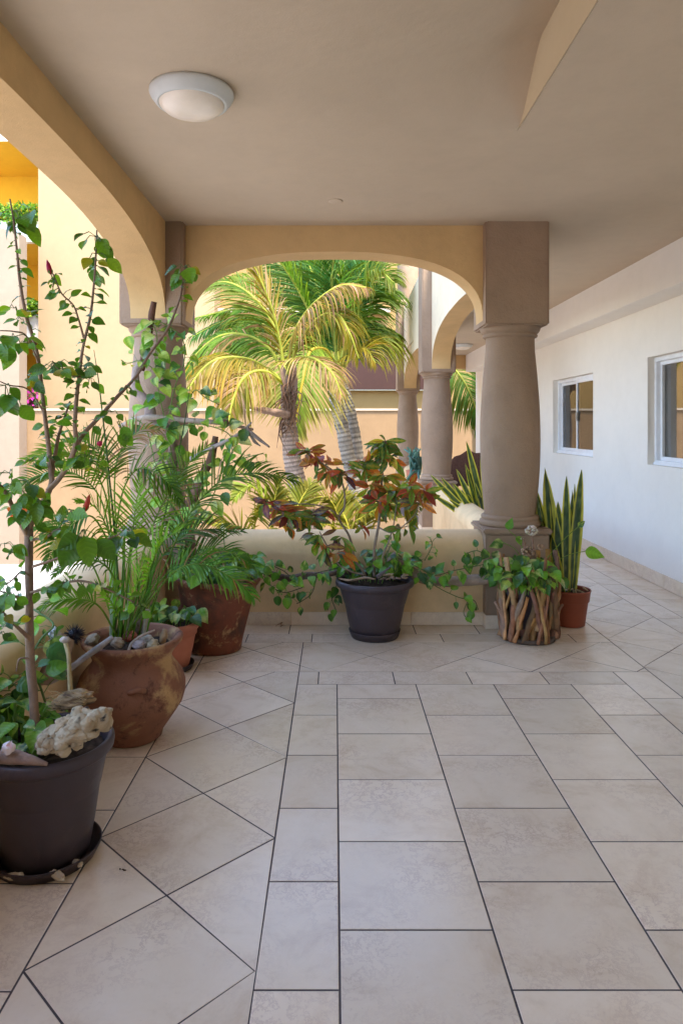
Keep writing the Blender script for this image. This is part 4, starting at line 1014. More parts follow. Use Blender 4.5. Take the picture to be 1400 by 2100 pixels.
for pts, n, L in (([(800, 1140, 4.75), (830, 1150, 4.75), (860, 1165, 4.74), (890, 1180, 4.73), (930, 1170, 4.72), (980, 1160, 4.7), (1020, 1150, 4.68)], 40, .082), ([(870, 1150, 4.75), (885, 1120, 4.78), (882, 1105, 4.78)], 8, .06), ([(860, 1170, 4.7), (890, 1200, 4.7), (940, 1225, 4.7), (970, 1230, 4.7), (980, 1250, 4.7)], 12, .075), ([(1010, 1150, 4.68), (980, 1130, 4.7), (955, 1135, 4.7)], 9, .085), ([(790, 1150, 4.7), (800, 1120, 4.8), (812, 1110, 4.8)], 10, .075), ([(960, 1230, 4.72), (950, 1255, 4.75), (958, 1272, 4.75)], 2, .06)):
    pa = spline(PX(pts), 6); mb.tube(pa, .003, 5, (.1, .16, .04)); scatter(mb, pa, n, L, L * .75, 'heart', lambda: col_pothos(.4), 0, 1, .04, .25, 1.0, camn=.8)
mb.build('foliage', M['leaf'], vn)
bush(PE + V((-.02, .1, .36)), .16, 44, .1, .2, 'dark glossy pothos behind the croton stems in the dark grey pot', yel=.15)

# ---- croton
cr = thing('croton_shrub', 'leggy croton with red, orange and green leaves in the dark grey pot', 'shrub', PE + V((0, 0, .35))); mb = MB(); cb = (.30, .23, .17)
CS = [([(767, 1182, 4.72), (767, 1130, 4.72), (776, 1076, 4.7), (779, 1040, 4.7), (782, 1004, 4.7), (783, 974, 4.7), (788, 920, 4.7), (792, 905, 4.7)], .011), ([(749, 1182, 4.7), (740, 1165, 4.7), (728, 1148, 4.7), (716, 1100, 4.68), (695, 1064, 4.66), (706, 1040, 4.66), (705, 1004, 4.66), (692, 974, 4.66), (660, 950, 4.66), (632, 930, 4.66)], .009),
      ([(697, 1066, 4.66), (685, 1050, 4.6), (666, 1040, 4.58), (635, 1034, 4.55), (600, 1035, 4.52), (572, 1044, 4.5)], .006), ([(777, 1082, 4.7), (800, 1092, 4.66), (822, 1082, 4.64), (840, 1066, 4.62), (852, 1052, 4.62), (860, 1030, 4.62), (870, 1012, 4.62)], .005), ([(750, 1180, 4.66), (720, 1172, 4.6), (692, 1155, 4.56), (668, 1115, 4.54), (655, 1090, 4.54)], .006), ([(778, 1172, 4.72), (786, 1135, 4.7), (796, 1112, 4.68), (806, 1080, 4.66), (812, 1040, 4.66), (818, 1010, 4.66)], .006), ([(783, 1000, 4.7), (800, 985, 4.72), (825, 975, 4.74)], .004), ([(705, 1010, 4.66), (720, 985, 4.68), (738, 975, 4.7)], .004)]
for pts, r in CS: mb.tube(spline(PX(pts), 6), [r, r * .8, r * .5], 7, cb, (.2, .15, .1), rough=.2)
mb.build('stem', M['bark'], cr)
mb = MB()
def rosette(x, y, Y, n, modes, L=.125, hang=.5):
    o = P(x, y, Y)
    modes = modes + ['green']
    for i in range(int(n * 1.5)):
        a = R.uniform(0, 6.28); d = V((math.cos(a), math.sin(a) * .6 - .25, R.uniform(-1, .7) - hang * .4)).normalized(); b = o + rnd_unit() * .022 + d * .012; k = R.uniform(.6, 1.15)
        mb.tube([o, b], .0018, 4, (.2, .1, .04), cap=False)
        leaf(mb, b, d, V((0, -.9, .55)) + rnd_unit() * .45, L * k, L * k * R.uniform(.28, .38), 'lance', col_croton(R.choice(modes)), .2, R.uniform(.3, 1.3), 8, 2, .006, R.uniform(-.6, .6))
rd, og, gn, dkk, yl = 'red', 'orange', 'green', 'dark', 'yellow'
for a in ((632, 925, 4.66, 12, [rd, rd, og, gn]), (650, 945, 4.66, 9, [rd, rd, og, og]), (672, 962, 4.66, 9, [rd, og, gn, gn]), (700, 972, 4.66, 10, [rd, og, og, dkk]), (712, 950, 4.68, 4, [og]), (788, 905, 4.7, 10, [gn, gn, yl]), (785, 915, 4.7, 11, [gn, gn, gn, gn, yl]), (770, 935, 4.7, 9, [gn, gn, dkk, og]), (800, 940, 4.7, 10, [gn, gn, yl, og]), (745, 958, 4.7, 9, [gn, rd, og]), (785, 975, 4.7, 10, [gn, og, yl]), (762, 1000, 4.7, 8, [gn, og, rd]), (790, 1005, 4.7, 10, [gn, yl, og]), (815, 1002, 4.68, 9, [gn, og, rd]), (775, 1028, 4.7, 11, [rd, rd, og, gn]), (800, 1035, 4.7, 9, [rd, og, yl, gn]), (842, 1000, 4.64, 8, [rd, gn, og]), (868, 1008, 4.62, 10, [og, rd, gn]), (855, 1030, 4.62, 6, [og, dkk, gn]), (830, 1080, 4.64, 4, [gn, dkk]), (572, 1042, 4.5, 11, [dkk, rd, og]), (548, 1030, 4.5, 7, [dkk, dkk, og]), (590, 1055, 4.5, 9, [dkk, og, gn]), (610, 1048, 4.52, 8, [og, gn, yl]), (632, 1060, 4.54, 8, [gn, dkk, og]), (655, 1045, 4.56, 4, [dkk, rd]), (588, 1080, 4.5, 4, [og, og]), (652, 1100, 4.54, 8, [yl, og, gn, dkk]), (668, 1125, 4.54, 6, [yl, gn, dkk]), (692, 1135, 4.56, 7, [gn, dkk, og]), (700, 1105, 4.6, 3, [gn]), (738, 1080, 4.68, 2, [rd]), (806, 1085, 4.64, 3, [dkk])):
    rosette(*a)
mb.build('foliage', M['leaf'], cr)

# ---- basket of driftwood twigs
tb = thing('twig_basket', 'round basket of upright driftwood sticks in front of the right column', 'basket', PG)
mb = MB(); mb.lathe([(.001, .003), (.17, .003), (.172, .03), (.165, .032), (.001, .03)], 40, PG, c=(.1, .07, .05)); mb.build('base', M['wood'], tb)
mb = MB(); mb.lathe([(.001, .03), (.1, .03), (.105, .084), (.001, .085)], 32, PG, c=(.22, .10, .07)); mb.build('inner_block', M['stone'], tb)
for i in range(44):
    a = i / 44 * 2 * math.pi + R.uniform(-.08, .08); r = R.uniform(.168, .19); ln = R.choice([-1, 1]) * R.uniform(.15, 1.0); h0 = R.choice([.0, .0, .0, .08]); h1 = R.uniform(.30, .50)
    if i % 4 == 1: h1 = R.uniform(.48, .58)
    pts = []
    for t in (0, .2, .4, .6, .8, 1): 
        aa = a + ln * t; rr = r + .016 * math.sin(t * 4 + i * 2.1) + R.uniform(-.009, .009) - .012 * (1 - t); pts.append(PG + V((rr * math.cos(aa), rr * math.sin(aa), lerp(h0, h1, t) + .012)))
    rs = R.choice([R.uniform(.009, .013), R.uniform(.014, .021)]); c = jit(R.choice([(.42, .21, .08), (.30, .15, .07), (.20, .10, .055), (.50, .27, .11), (.34, .21, .12)]), .2); mb = MB()
    mb.tube(spline(pts, 4), [rs * 1.1, rs, rs * R.uniform(.8, 1.1), rs * .8], 8, c, jit(c, .1), rough=.75)
    if R.random() < .6:
        p, tg = along(spline(pts, 4), R.uniform(.35, .6)); e = p + V((R.uniform(-.07, .07), R.uniform(-.01, .02), R.uniform(.05, .14))); mb.tube(spline([p, p.lerp(e, .5) + V((0, -.005, 0)), e], 3), [rs * .7, rs * .5], 7, c, c, rough=.4)
    mb.build('stick', M['wood'], tb)
bush(PG + V((-.03, -.03, .33)), .17, 95, .092, .24, 'bright pothos growing out of the twig basket', yel=.65)
vn = thing('pothos_sprig', 'few pothos leaves rising against the right column above the twig basket', 'plant', PG + V((0, 0, .4))); mb = MB()
for (x, y, d, L) in ((1040, 1085, (.35, -.2, .9), .085), (1030, 1112, (-.9, -.2, -.25), .1), (1200, 1130, (.75, -.25, -.2), .13), (1185, 1080, (.5, -.2, .5), .06), (1060, 1100, (.3, -.3, -.7), .07)):
    p = P(x, y, 4.72); b = PG + V((R.uniform(-.05, .05), 0, .38)); mb.tube(spline([b, b.lerp(p, .6) + V((.02, 0, .04)), p], 5), .0028, 5, (.16, .26, .04)); leaf(mb, p, V(d), V((.1, -1, .35)), L, L * .68, 'heart', col_pothos(.5), .2, .3, 9, 2)
mb.build('foliage', M['leaf'], vn)
df = thing('dried_flower', 'pale dried flower heads on brown stems in the twig basket', 'dried flowers', PG + V((.02, 0, .38))); mb = MB()
dtube(mb, [(1098, 1165, 4.7), (1097, 1140, 4.7), (1092, 1115, 4.7), (1090, 1095, 4.7)], [.008, .007, .006, .005], (.24, .14, .09)); dtube(mb, [(1097, 1142, 4.7), (1080, 1128, 4.7), (1072, 1105, 4.7)], [.006, .005, .005], (.24, .14, .09)); mb.build('stem', M['wood'], df)
def head(x, y, Y, r, c, n, nm='flower_head'):
    mb = MB(); o = P(x, y, Y)
    for i in range(n):
        d = rnd_unit(); mb.rock(o + V((d.x * r, d.y * r * .7, d.z * r * .8)), (r * .24,) * 3, i, 1, .4, 2, c=jit(c, .2))
    mb.build(nm, M['stone'], df)
head(1089, 1088, 4.68, .036, (.62, .52, .40), 60); head(1082, 1132, 4.68, .04, (.36, .22, .13), 55); head(1108, 1122, 4.69, .022, (.36, .22, .13), 25); head(1070, 1105, 4.69, .01, (.6, .5, .4), 10)

# ---- snake plants
def snake(name, o, specs, label):
    t = thing(name, label, 'plant', o); o = V(o); mb = MB()
    for (dx, dy, L, W, lx, ly, tw, cu) in specs:
        ph = R.uniform(0, 9); b = o + V((dx, dy, 0)); dg = (.035, .075, .03); lg = (.10, .15, .07)
        def cf(t, s, ph=ph):
            if abs(s) > .62: return (.50, .48, .07)
            k = noise.noise(V((t * 22 + ph, s * 1.5, ph))); return mixc(dg, lg, max(0, min(1, k * 1.6 + .35)))
        leaf(mb, b, V((lx, ly, 1)), V((0, -1, 0)) + V((R.uniform(-.6, .6), 0, 0)), L, W, 'blade', cf, .22, cu, 24, 4, 0.004, tw)
    mb.build('foliage', M['leaf'], t); return t
SF = []
for (x, y, W, bx) in ((1118, 940, .06, 1140), (1125, 945, .075, 1150), (1108, 1000, .06, 1138), (1156, 955, .05, 1158), (1182, 942, .075, 1172), (1165, 1015, .075, 1165), (1190, 1022, .04, 1178), (1140, 1040, .06, 1150), (1120, 1050, .055, 1145), (1175, 1060, .055, 1172), (1135, 985, .065, 1150), (1150, 1100, .05, 1160), (1104, 975, .06, 1142), (1146, 1010, .065, 1156), (1170, 985, .065, 1168), (1188, 975, .06, 1176), (1128, 1080, .06, 1150), (1160, 1050, .06, 1164)):
    b = P(bx, 1195, 4.98); tp = P(x, y, 4.98); v = tp - b; SF.append((b.x - PF.x, R.uniform(-.05, .05), v.length, W * 1.25, v.x / v.z + R.uniform(-.01, .01), R.uniform(-.04, .04), R.uniform(-1.0, 1.0), R.uniform(-.15, .15)))
snake('snake_plant', PF + V((0, 0, .235)), SF, 'tall snake plant with yellow edged leaves in the red pot right of the column')
PH = V((1.70, 7.2, 0))
pot('flower_pot', PH, darkpot_prof(.2, .14, .4), M['terracotta'], 'clay pot of the second snake plant, hidden behind the right low wall', 'flower pot', 48, 0, .17, .35)
SF = []
for (x, y, W, bx) in ((884, 968, .075, 985), (887, 1008, .07, 980), (912, 974, .07, 990), (926, 985, .07, 985), (937, 958, .065, 995), (952, 946, .06, 992), (958, 900, .075, 1000), (968, 958, .07, 1000), (975, 985, .07, 995), (984, 934, .065, 1005), (1002, 920, .065, 1010), (945, 1000, .065, 990), (960, 1010, .065, 992), (1015, 950, .07, 1012), (905, 1020, .06, 985), (930, 1030, .06, 990), (978, 1000, .07, 1000), (992, 975, .07, 1004), (1025, 930, .07, 1020), (918, 1000, .065, 988)):
    b = P(bx + R.uniform(-8, 14), 1082, 7.15); tp = P(x, y, R.uniform(6.8, 7.3)); v = tp - b; SF.append((b.x - PH.x + .06, R.uniform(-.1, .1), v.length, W, v.x / v.z, v.y / v.z, R.uniform(-1.0, 1.0), R.uniform(-.1, .25)))
snake('snake_plant', PH + V((-.06, 0, .36)), SF, 'spreading snake plant leaning over the right low wall behind the near column')
for i in range(9):
    a = R.uniform(0, 6.28); r = R.uniform(.02, .1); o = PF + V((r * math.cos(a), r * math.sin(a) - .02, .25)); mb = MB()
    mb.tube(spline([o + rnd_unit() * .03, o + V((0, 0, .012)), o + V((R.uniform(-.06, .06), R.uniform(-.05, .05), .004))], 4), [.004, .007, .003], 6, jit((.45, .34, .24)), rough=.5)
    tag(mb.build('bark_chip', M['wood'], None, o), 'pale bark chip on the soil of the red pot', 'bark', 'bark chips in the red pot')

# ---- blue-green cactus on the far low wall
cc = thing('cactus', 'blue green branching cactus on the far low wall left of the second column', 'plant', P(846, 975, 10.1))
mb = MB(); o = P(846, 984, 10.1); mb.lathe([(.001, 0), (.08, 0), (.1, .12), (.09, .12), (.001, .1)], 24, V((o.x, o.y, .66))); mb.build('pot_body', M['terracotta'], cc)
mb = MB()
for i in range(22):
    b = P(R.uniform(842, 862), R.uniform(955, 975), R.uniform(9.95, 10.1)); e = P(R.uniform(826, 866), R.uniform(918, 998), R.uniform(9.7, 10.05))
    if i < 5: e = P(834 + i * 6, 917 + (i % 3) * 12, 10.0)
    pa = spline([b, b.lerp(e, .5) + V((R.uniform(-.03, .03), -.05, .05)), e], 5)
    mb.tube(pa, [.014, .018, .017, .009], 7, jit((.09, .2, .15), .2), jit((.12, .27, .22), .2), rough=.5)
    for k in range(14):
        p, tg = along(pa, R.random()); d = rnd_unit(); mb.tube([p, p + d * .035], [.003, .0008], 4, (.12, .3, .26), cap=False)
mb.build('stem', M['leaf'], cc)

# ---- bench at the far end of the corridor
bn = thing('carved_bench', 'dark carved wooden bench back at the far end of the corridor', 'bench', P(955, 1000, 12.6)); o = V(bn['_org']); o.z = 0; bn.location.z = 0; bn['_org'] = tuple(o)
mb = MB(); n = 20; fr_, bk = [], []
for i in range(n + 1):
    t = i / n; x = lerp(-.28, .45, t); z = .72 + .24 * math.sin(math.pi * t) ** .6 + .02 * math.sin(t * 18)
    for lst, y in ((fr_, 0), (bk, .05)): lst.append((mb.vert(o + V((x, y, .4)), (.12, .06, .045)), mb.vert(o + V((x, y, z)), (.12, .06, .045))))
for i in range(n):
    mb.face((fr_[i][0], fr_[i + 1][0], fr_[i + 1][1], fr_[i][1])); mb.face((bk[i + 1][0], bk[i][0], bk[i][1], bk[i + 1][1])); mb.face((fr_[i][1], fr_[i + 1][1], bk[i + 1][1], bk[i][1]))
mb.rock(o + V((.40, 0, .93)), (.05, .04, .05), 1, 2, .1, c=(.12, .06, .045)); mb.build('backrest', M['bark'], bn)
mb = MB(); mb.bbox(o + V((-.28, -.45, .38)), o + V((.45, 0, .42)), .008, (.06, .03, .02)); mb.build('seat', M['bark'], bn)
for x in (-.25, .39):
    for y in (-.42, -.04):
        mb = MB(); mb.tube([o + V((x + .015, y, 0)), o + V((x + .015, y, .385))], .025, 8, (.12, .06, .045)); mb.build('leg', M['bark'], bn)

# ================================================================== STONES, SHELLS AND STICKS
def single(mb, name, mat, loc, label, cat): return tag(mb.build(name, mat, None, loc), label, cat)
def coralcol(p):
    k = noise.noise(p * 60); d = noise.noise(p * 25 + V((3, 1, 7))); c = mixc((.50, .39, .25), (.36, .26, .15), max(0, min(1, d + .4)))
    return mixc(c, (.05, .04, .03), max(0, min(1, (k - .42) * 6)))
mb = MB(); o = P(152, 1498, 2.15); rm_ = Matrix.Rotation(-.42, 3, 'Y'); mb.rock(o, (.118, .052, .042), 2, 5, .22, 1.6, rm_, coralcol, lump=.10, lumpf=7)
for i in range(130):
    d = rnd_unit(); q = o + rm_ @ V((d.x * .116, d.y * .052, d.z * .042)) * R.uniform(.85, 1.02); k = R.choice([R.uniform(.005, .011), R.uniform(.012, .024)])
    mb.rock(q, (k, k * R.uniform(.7, 1), k * R.uniform(.7, 1.1)), i, 3, .3, 1.5, None, coralcol)
single(mb, 'coral_rock', M['stone'], o, 'large knobbly cream coral rock on the rim of the nearest pot', 'coral')
mb = MB(); o = P(150, 1436, 2.33)
mb.rock(o, (.068, .035, .03), 5, 5, .25, 2.2, Matrix.Rotation(-.2, 3, 'Y'), lambda p: mixc((.36, .24, .12), (.12, .07, .04), max(0, min(1, noise.noise(V((p.x * 14, p.y * 10, p.z * 140))) * 1.6 + .4))), lump=.12, lumpf=9)
for i in range(160):
    a = R.uniform(0, 6.28); b_ = R.uniform(0, 1); q = o + V((R.uniform(-.07, .055), -.03 * abs(math.cos(a)), .03 * math.sin(a))); mb.tube([q, q + V((-.014, -.006, R.uniform(-.008, .012)))], [.0012, .0004], 4, jit((.45, .32, .17)), cap=False)
single(mb, 'fibrous_wood', M['wood'], o, 'shaggy fibrous chunk of palm wood behind the coral rock', 'wood')
mb = MB(); dtube(mb, [(-30, 1555, 2.12), (20, 1552, 2.12), (60, 1558, 2.11), (98, 1568, 2.12)], [.014, .022, .016, .005], (.30, .2, .15)); single(mb, 'driftwood_piece', M['wood'], P(30, 1560, 2.12), 'short brown driftwood lying on the rim of the nearest pot', 'driftwood')
mb = MB(); o = P(18, 1534, 2.1)
mb.rock(o, (.02, .014, .018), 7, 3, .35, 2, c=(.72, .60, .56)); leaf(mb, o + V((.003, -.008, 0)), V((.35, -.2, .8)), V((0, -1, 0)), .03, .018, 'ovate', lambda t, s: mixc((.7, .25, .28), (.85, .8, .76), t), .4, .3, 6, 2); single(mb, 'seashell', M['shell'], o, 'pink and white seashell on the driftwood in the nearest pot', 'shell')
for (x, y, Y, s, r_, lab) in ((30, 1790, 2.16, (.028, .012, .010), .1, 'knobbly cream shell at the left in the nearest saucer'), (118, 1772, 2.165, (.03, .012, .012), -.5, 'smooth long tan shell in the middle of the nearest saucer'), (160, 1738, 2.225, (.022, .01, .009), -.6, 'small broken shell at the right end of the nearest saucer')):
    o = P(x, y, Y); o.z = .027; mb = MB(); mb.rock(o, s, x, 4, .3, 2.2, Matrix.Rotation(r_, 3, 'Z'), lambda p: mixc((.52, .40, .25), (.62, .52, .38), noise.noise(p * 70) + .5), lump=.14, lumpf=6); single(mb, 'seashell', M['shell'], o, lab, 'shell')
# on the bellied pot
mb = MB(); dtube(mb, [(82, 1408, 2.9), (120, 1388, 2.92), (170, 1352, 2.95), (200, 1330, 2.97), (232, 1306, 3.0)], [.012, .014, .014, .013, .010], (.33, .28, .25)); single(mb, 'driftwood_stick', M['wood'], P(160, 1360, 2.95), 'grey driftwood stick leaning on the rim of the bellied clay pot', 'driftwood')
mb = MB(); dtube(mb, [(262, 1338, 3.02), (272, 1318, 3.05), (290, 1304, 3.06), (318, 1292, 3.08)], [.005, .007, .006, .004], (.36, .26, .19)); single(mb, 'forked_twig', M['wood'], P(290, 1305, 3.06), 'short pale twig lying on the stones in the bellied clay pot', 'driftwood')
def stone(x, y, Y, s, seed, c, lab, nm='stone', cat='stone', lump=.15):
    o = P(x, y, Y); mb = MB(); mb.rock(o, s, seed, 4, .3, 1.8, Matrix.Rotation(seed, 3, 'Z'), lambda p: mixc(c, sc(c, .5)[:3], max(0, noise.noise(p * 50) * 1.3)), lump=lump, lumpf=6); single(mb, nm, M['stone'], o, lab, cat)
stone(190, 1312, 3.1, (.045, .03, .022), 11, (.42, .33, .24), 'flat layered tan stone at the left of the bellied pot soil'); stone(242, 1318, 3.06, (.03, .024, .024), 12, (.40, .31, .22), 'rounded tan stone beside the orange shell'); stone(285, 1322, 3.06, (.03, .022, .02), 13, (.42, .36, .36), 'bluish grey stone in front of the orange shell'); stone(313, 1322, 3.08, (.032, .026, .022), 14, (.46, .38, .26), 'pitted cream stone near the right rim of the bellied pot'); stone(283, 1284, 3.2, (.035, .03, .04), 15, (.33, .25, .18), 'tall brown stone at the back of the bellied pot soil'); stone(300, 1310, 3.1, (.03, .02, .018), 16, (.55, .52, .48), 'smooth white stone between the twig and the pitted stone', lump=.03)
mb = MB(); o = P(267, 1305, 3.12); mb.rock(o, (.032, .028, .026), 4, 4, .06, 1.5, None, lambda p: mixc((.42, .13, .06), (.25, .07, .04), .5 + .5 * math.sin(math.atan2(p.y - o.y, p.x - o.x) * 12))); single(mb, 'ribbed_shell', M['shell'], o, 'round orange ribbed shell in the bellied clay pot', 'shell')
mb = MB(); dtube(mb, [(297, 1308, 3.15), (300, 1275, 3.15), (303, 1250, 3.15)], [.013, .012, .011], (.38, .33, .24)); single(mb, 'cut_stick', M['wood'], P(300, 1280, 3.15), 'upright pale cut stick in the bellied clay pot', 'driftwood')
mb = MB(); dtube(mb, [(332, 1318, 3.15), (336, 1302, 3.15), (338, 1290, 3.15)], [.014, .016, .008], (.4, .27, .16)); single(mb, 'bark_piece', M['wood'], P(336, 1302, 3.15), 'small brown bark piece at the right rim of the bellied clay pot', 'bark')
# beside it: bark block with urchin, bone and mushroom-shaped stick
mb = MB(); dtube(mb, [(90, 1400, 2.75), (108, 1360, 2.75), (122, 1330, 2.76), (138, 1305, 2.78)], [.025, .032, .04, .03], (.24, .15, .10), (.33, .22, .15), rough=.9, n=14); single(mb, 'bark_block', M['wood'], P(115, 1350, 2.75), 'rough split bark block leaning left of the bellied clay pot', 'bark')
stone(112, 1300, 2.72, (.024, .02, .028), 21, (.62, .58, .54), 'white pebble on top of the bark block', lump=.05)
mb = MB(); o = P(152, 1302, 2.85); mb.rock(o, (.025, .025, .022), 3, 3, .05, 2, c=(.015, .012, .016))
for i in range(260):
    d = rnd_unit(); mb.tube([o + d * .02, o + d * R.uniform(.038, .05)], [.0014, .0005], 4, (.02, .014, .02), cap=False)
single(mb, 'sea_urchin', M['shell'], o, 'black spiny sea urchin beside the bark block', 'sea urchin')
mb = MB(); dtube(mb, [(145, 1424, 2.45), (143, 1385, 2.46), (141, 1345, 2.47), (135, 1318, 2.48)], [.0085, .0075, .007, .008], (.46, .34, .16), (.5, .38, .2), n=8, rough=.15); mb.rock(P(134, 1312, 2.48), (.019, .016, .011), 9, 3, .35, 2, c=(.42, .33, .26)); single(mb, 'knobbed_stick', M['stone'], P(143, 1400, 2.45), 'thin yellowish stick with a pale knob standing behind the fibrous wood', 'stick')
# on the croton pot
mb = MB(); dtube(mb, [(695, 1186, 4.55), (720, 1190, 4.56), (745, 1185, 4.58), (770, 1188, 4.58)], [.004, .010, .009, .005], (.36, .26, .18), rough=.9); single(mb, 'driftwood_piece', M['wood'], P(720, 1188, 4.57), 'pale twisted driftwood piece at the left of the croton pot rim', 'driftwood')
for i in range(16):
    o = P(R.uniform(778, 838), R.uniform(1178, 1187), R.uniform(4.53, 4.66)); mb = MB()
    mb.rock(o, (R.uniform(.012, .026), R.uniform(.006, .012), R.uniform(.004, .009)), i, 3, .5, 2.2, Matrix.Rotation(R.uniform(-.5, .5), 3, 'Z') @ Matrix.Rotation(R.uniform(-.4, .4), 3, 'Y'), c=jit((.33, .23, .15), .3), lump=.25, lumpf=6)
    tag(mb.build('wood_chip', M['wood'], None, o), 'brown wood chip heaped at the right of the croton pot soil', 'wood chip', 'wood chips in the croton pot')
mb = MB(); dtube(mb, [(772, 1184, 4.53), (785, 1174, 4.54), (800, 1163, 4.55)], [.016, .009, .005], (.10, .08, .075)); single(mb, 'charred_stick', M['wood'], P(785, 1176, 4.54), 'small blackened stick lying in the croton pot', 'driftwood')
mb = MB(); o = P(578, 1279, 4.95); o.z = .012
for k in range(4): leaf(mb, o + V((R.uniform(-.015, .03), R.uniform(-.01, .01), 0)), V((R.uniform(-1, 1), R.uniform(-.5, .5), .35)), V((0, 0, 1)), .045, .014, 'lance', lambda t, s: (.16, .07, .03), .3, 1.5, 6, 1)
single(mb, 'dry_leaf', M['leaf'], o, 'small curled brown dry leaf on the floor against the low wall', 'leaf')
mb = MB(); o = P(252, 1785, 2.23); o.z = .003
for k in range(5): mb.rock(o + V((R.uniform(-.012, .012), R.uniform(-.006, .006), 0)), (.0035, .0025, .002), k, 1, .3, 2, c=(.07, .05, .035))
single(mb, 'dirt_crumbs', M['soil'], o, 'few dark dirt crumbs on the tile right of the nearest saucer', 'dirt')
bpy.data.objects['dirt_crumbs']['kind'] = 'stuff'

# ================================================================== COURTYARD PLANTS
def trunk(mb, pts, rs, c=(.34, .27, .20), ringk=60, n=14):
    pa = spline(PX(pts), 24); m = len(pa); t0 = 0
    for i in range(len(pa) - 1): pass
    rr = []
    for i in range(m):
        x = i / (m - 1) * (len(rs) - 1); j = min(int(x), len(rs) - 2); r = lerp(rs[j], rs[j + 1], x - j); rr.append(r * (1 + .05 * (1 if i % 3 == 0 else -.3) + R.uniform(-.02, .02)))
    o = len(mb.v); mb.tube(pa, rr, n, c, c, rough=.12)
    for i in range(m):
        k = (.5 if i % 3 == 0 else 1.1) * R.uniform(.7, 1.25)
        for j in range(n): mb.c[o + i * n + j] = (c[0] * k, c[1] * k, c[2] * k)
yg, gg, yy, lg = (.105, .125, .006), (.045, .115, .008), (.20, .135, .008), (.085, .165, .009)
def palm(label, base, trunks, fronds, extra=None, name='coconut_palm'):
    t = thing(name, label, 'palm', base)
    for tr_ in trunks:
        mb = MB(); trunk(mb, *tr_); mb.build('trunk', M['bark'], t)
    for pts, n, LL, W, kw in fronds: put_frond(t, PX(pts), int(n * 1.7), LL * 1.2, W * .66, **kw)
    return t
Y1 = 9.5
k1 = lambda **k: dict(dict(brown=.12, face=.5, roll=.8, rr=.028, rc=(.38, .40, .06), start=.16, seg=5, ragged=.2), **k)
pm = palm('nearest coconut palm with yellowing drooping fronds and shaggy brown leaf bases', P(740, 1424, Y1),
 [([(586, 780, Y1), (592, 860, Y1), (598, 930, Y1), (612, 1000, Y1), (634, 1085, Y1), (672, 1200, Y1), (740, 1424, Y1)], [.07, .10, .115, .125, .14, .15, .17], (.34, .25, .19))],
 [([(586, 790, Y1), (560, 765, Y1), (510, 737, Y1 - .3), (453, 735, Y1 - .5), (416, 757, Y1 - .6), (385, 800, Y1 - .7)], 62, .72, .035, k1(c1=yg, c2=(.20, .145, .02), droop=2.6, vee=0, tipc=(.45, .25, .05))),
  ([(586, 785, Y1), (556, 720, Y1), (505, 688, Y1), (450, 690, Y1 + .1), (405, 725, Y1 + .2), (375, 775, Y1 + .3)], 60, .7, .035, k1(c1=gg, c2=lg, droop=1.8, vee=.05)),
  ([(584, 780, Y1), (576, 720, Y1), (562, 650, Y1 - .1), (540, 590, Y1 - .2), (520, 545, Y1 - .3), (500, 515, Y1 - .4)], 50, .62, .035, k1(c1=yy, c2=(.17, .15, .015), droop=.35, vee=.05, brown=.25)),
  ([(588, 780, Y1), (598, 700, Y1 - .2), (625, 645, Y1 - .4), (665, 605, Y1 - .6), (705, 585, Y1 - .7), (750, 590, Y1 - .8)], 50, .6, .034, k1(c1=(.16, .115, .025), c2=(.2, .14, .02), droop=1.8, vee=.05, brown=.45)),
  ([(588, 785, Y1), (605, 720, Y1 - .4), (650, 655, Y1 - .6), (690, 645, Y1 - .7), (715, 680, Y1 - .8), (735, 735, Y1 - .8)], 48, .55, .034, k1(c1=yy, c2=yg, droop=1.8, vee=.05, brown=.06)),
  ([(586, 790, Y1), (545, 763, Y1 - .4), (505, 770, Y1 - .7), (480, 815, Y1 - .8), (468, 868, Y1 - .9)], 40, .58, .034, k1(c1=yg, c2=(.2, .14, .02), droop=1.4, vee=.05, brown=.3)),
  ([(588, 785, Y1), (600, 740, Y1 - .4), (640, 735, Y1 - .8), (680, 765, Y1 - 1), (700, 810, Y1 - 1.1)], 40, .5, .03, k1(c1=(.32, .24, .07), c2=yg, droop=1.1, vee=.05, brown=.5)),
  ([(586, 780, Y1), (570, 690, Y1 + .3), (530, 620, Y1 + .4), (470, 580, Y1 + .5), (410, 590, Y1 + .6)], 56, .65, .034, k1(c1=yg, c2=gg, droop=.8, vee=.1, brown=.1))])
mb = MB(); dtube(mb, [(592, 850, Y1 - .15), (560, 846, Y1 - .3), (535, 840, Y1 - .4), (510, 836, Y1 - .5)], [.05, .05, .03, .012], (.30, .2, .14), rough=.5)
for i in range(46):
    b = P(R.uniform(578, 612), R.uniform(780, 880), Y1 - R.uniform(.05, .16)); mb.tube(spline([b, b + V((R.uniform(-.1, .1), -.05, -.08)), b + V((R.uniform(-.18, .14), -.06, -R.uniform(.15, .5)))], 3), [.012, .008, .002], 5, jit((.22, .13, .08)), cap=False)
for x in (-1, 1):
    for j in range(3):
        b = P(592, 800 + j * 26, Y1 - .12); leaf(mb, b, V((x * R.uniform(.12, .3), -.15, .9)), V((x * .3, -1, .1)), R.uniform(.3, .5), .10, 'blade', lambda t, s: mixc((.28, .19, .13), (.17, .10, .07), t), .5, R.uniform(-.2, .9), 8, 2)
mb.build('leaf_base', M['bark'], pm)
Y2 = 12.0
k2 = lambda **k: dict(dict(face=.5, roll=.8, rr=.03, rc=(.34, .36, .06), start=.14, seg=5, ragged=.15), **k)
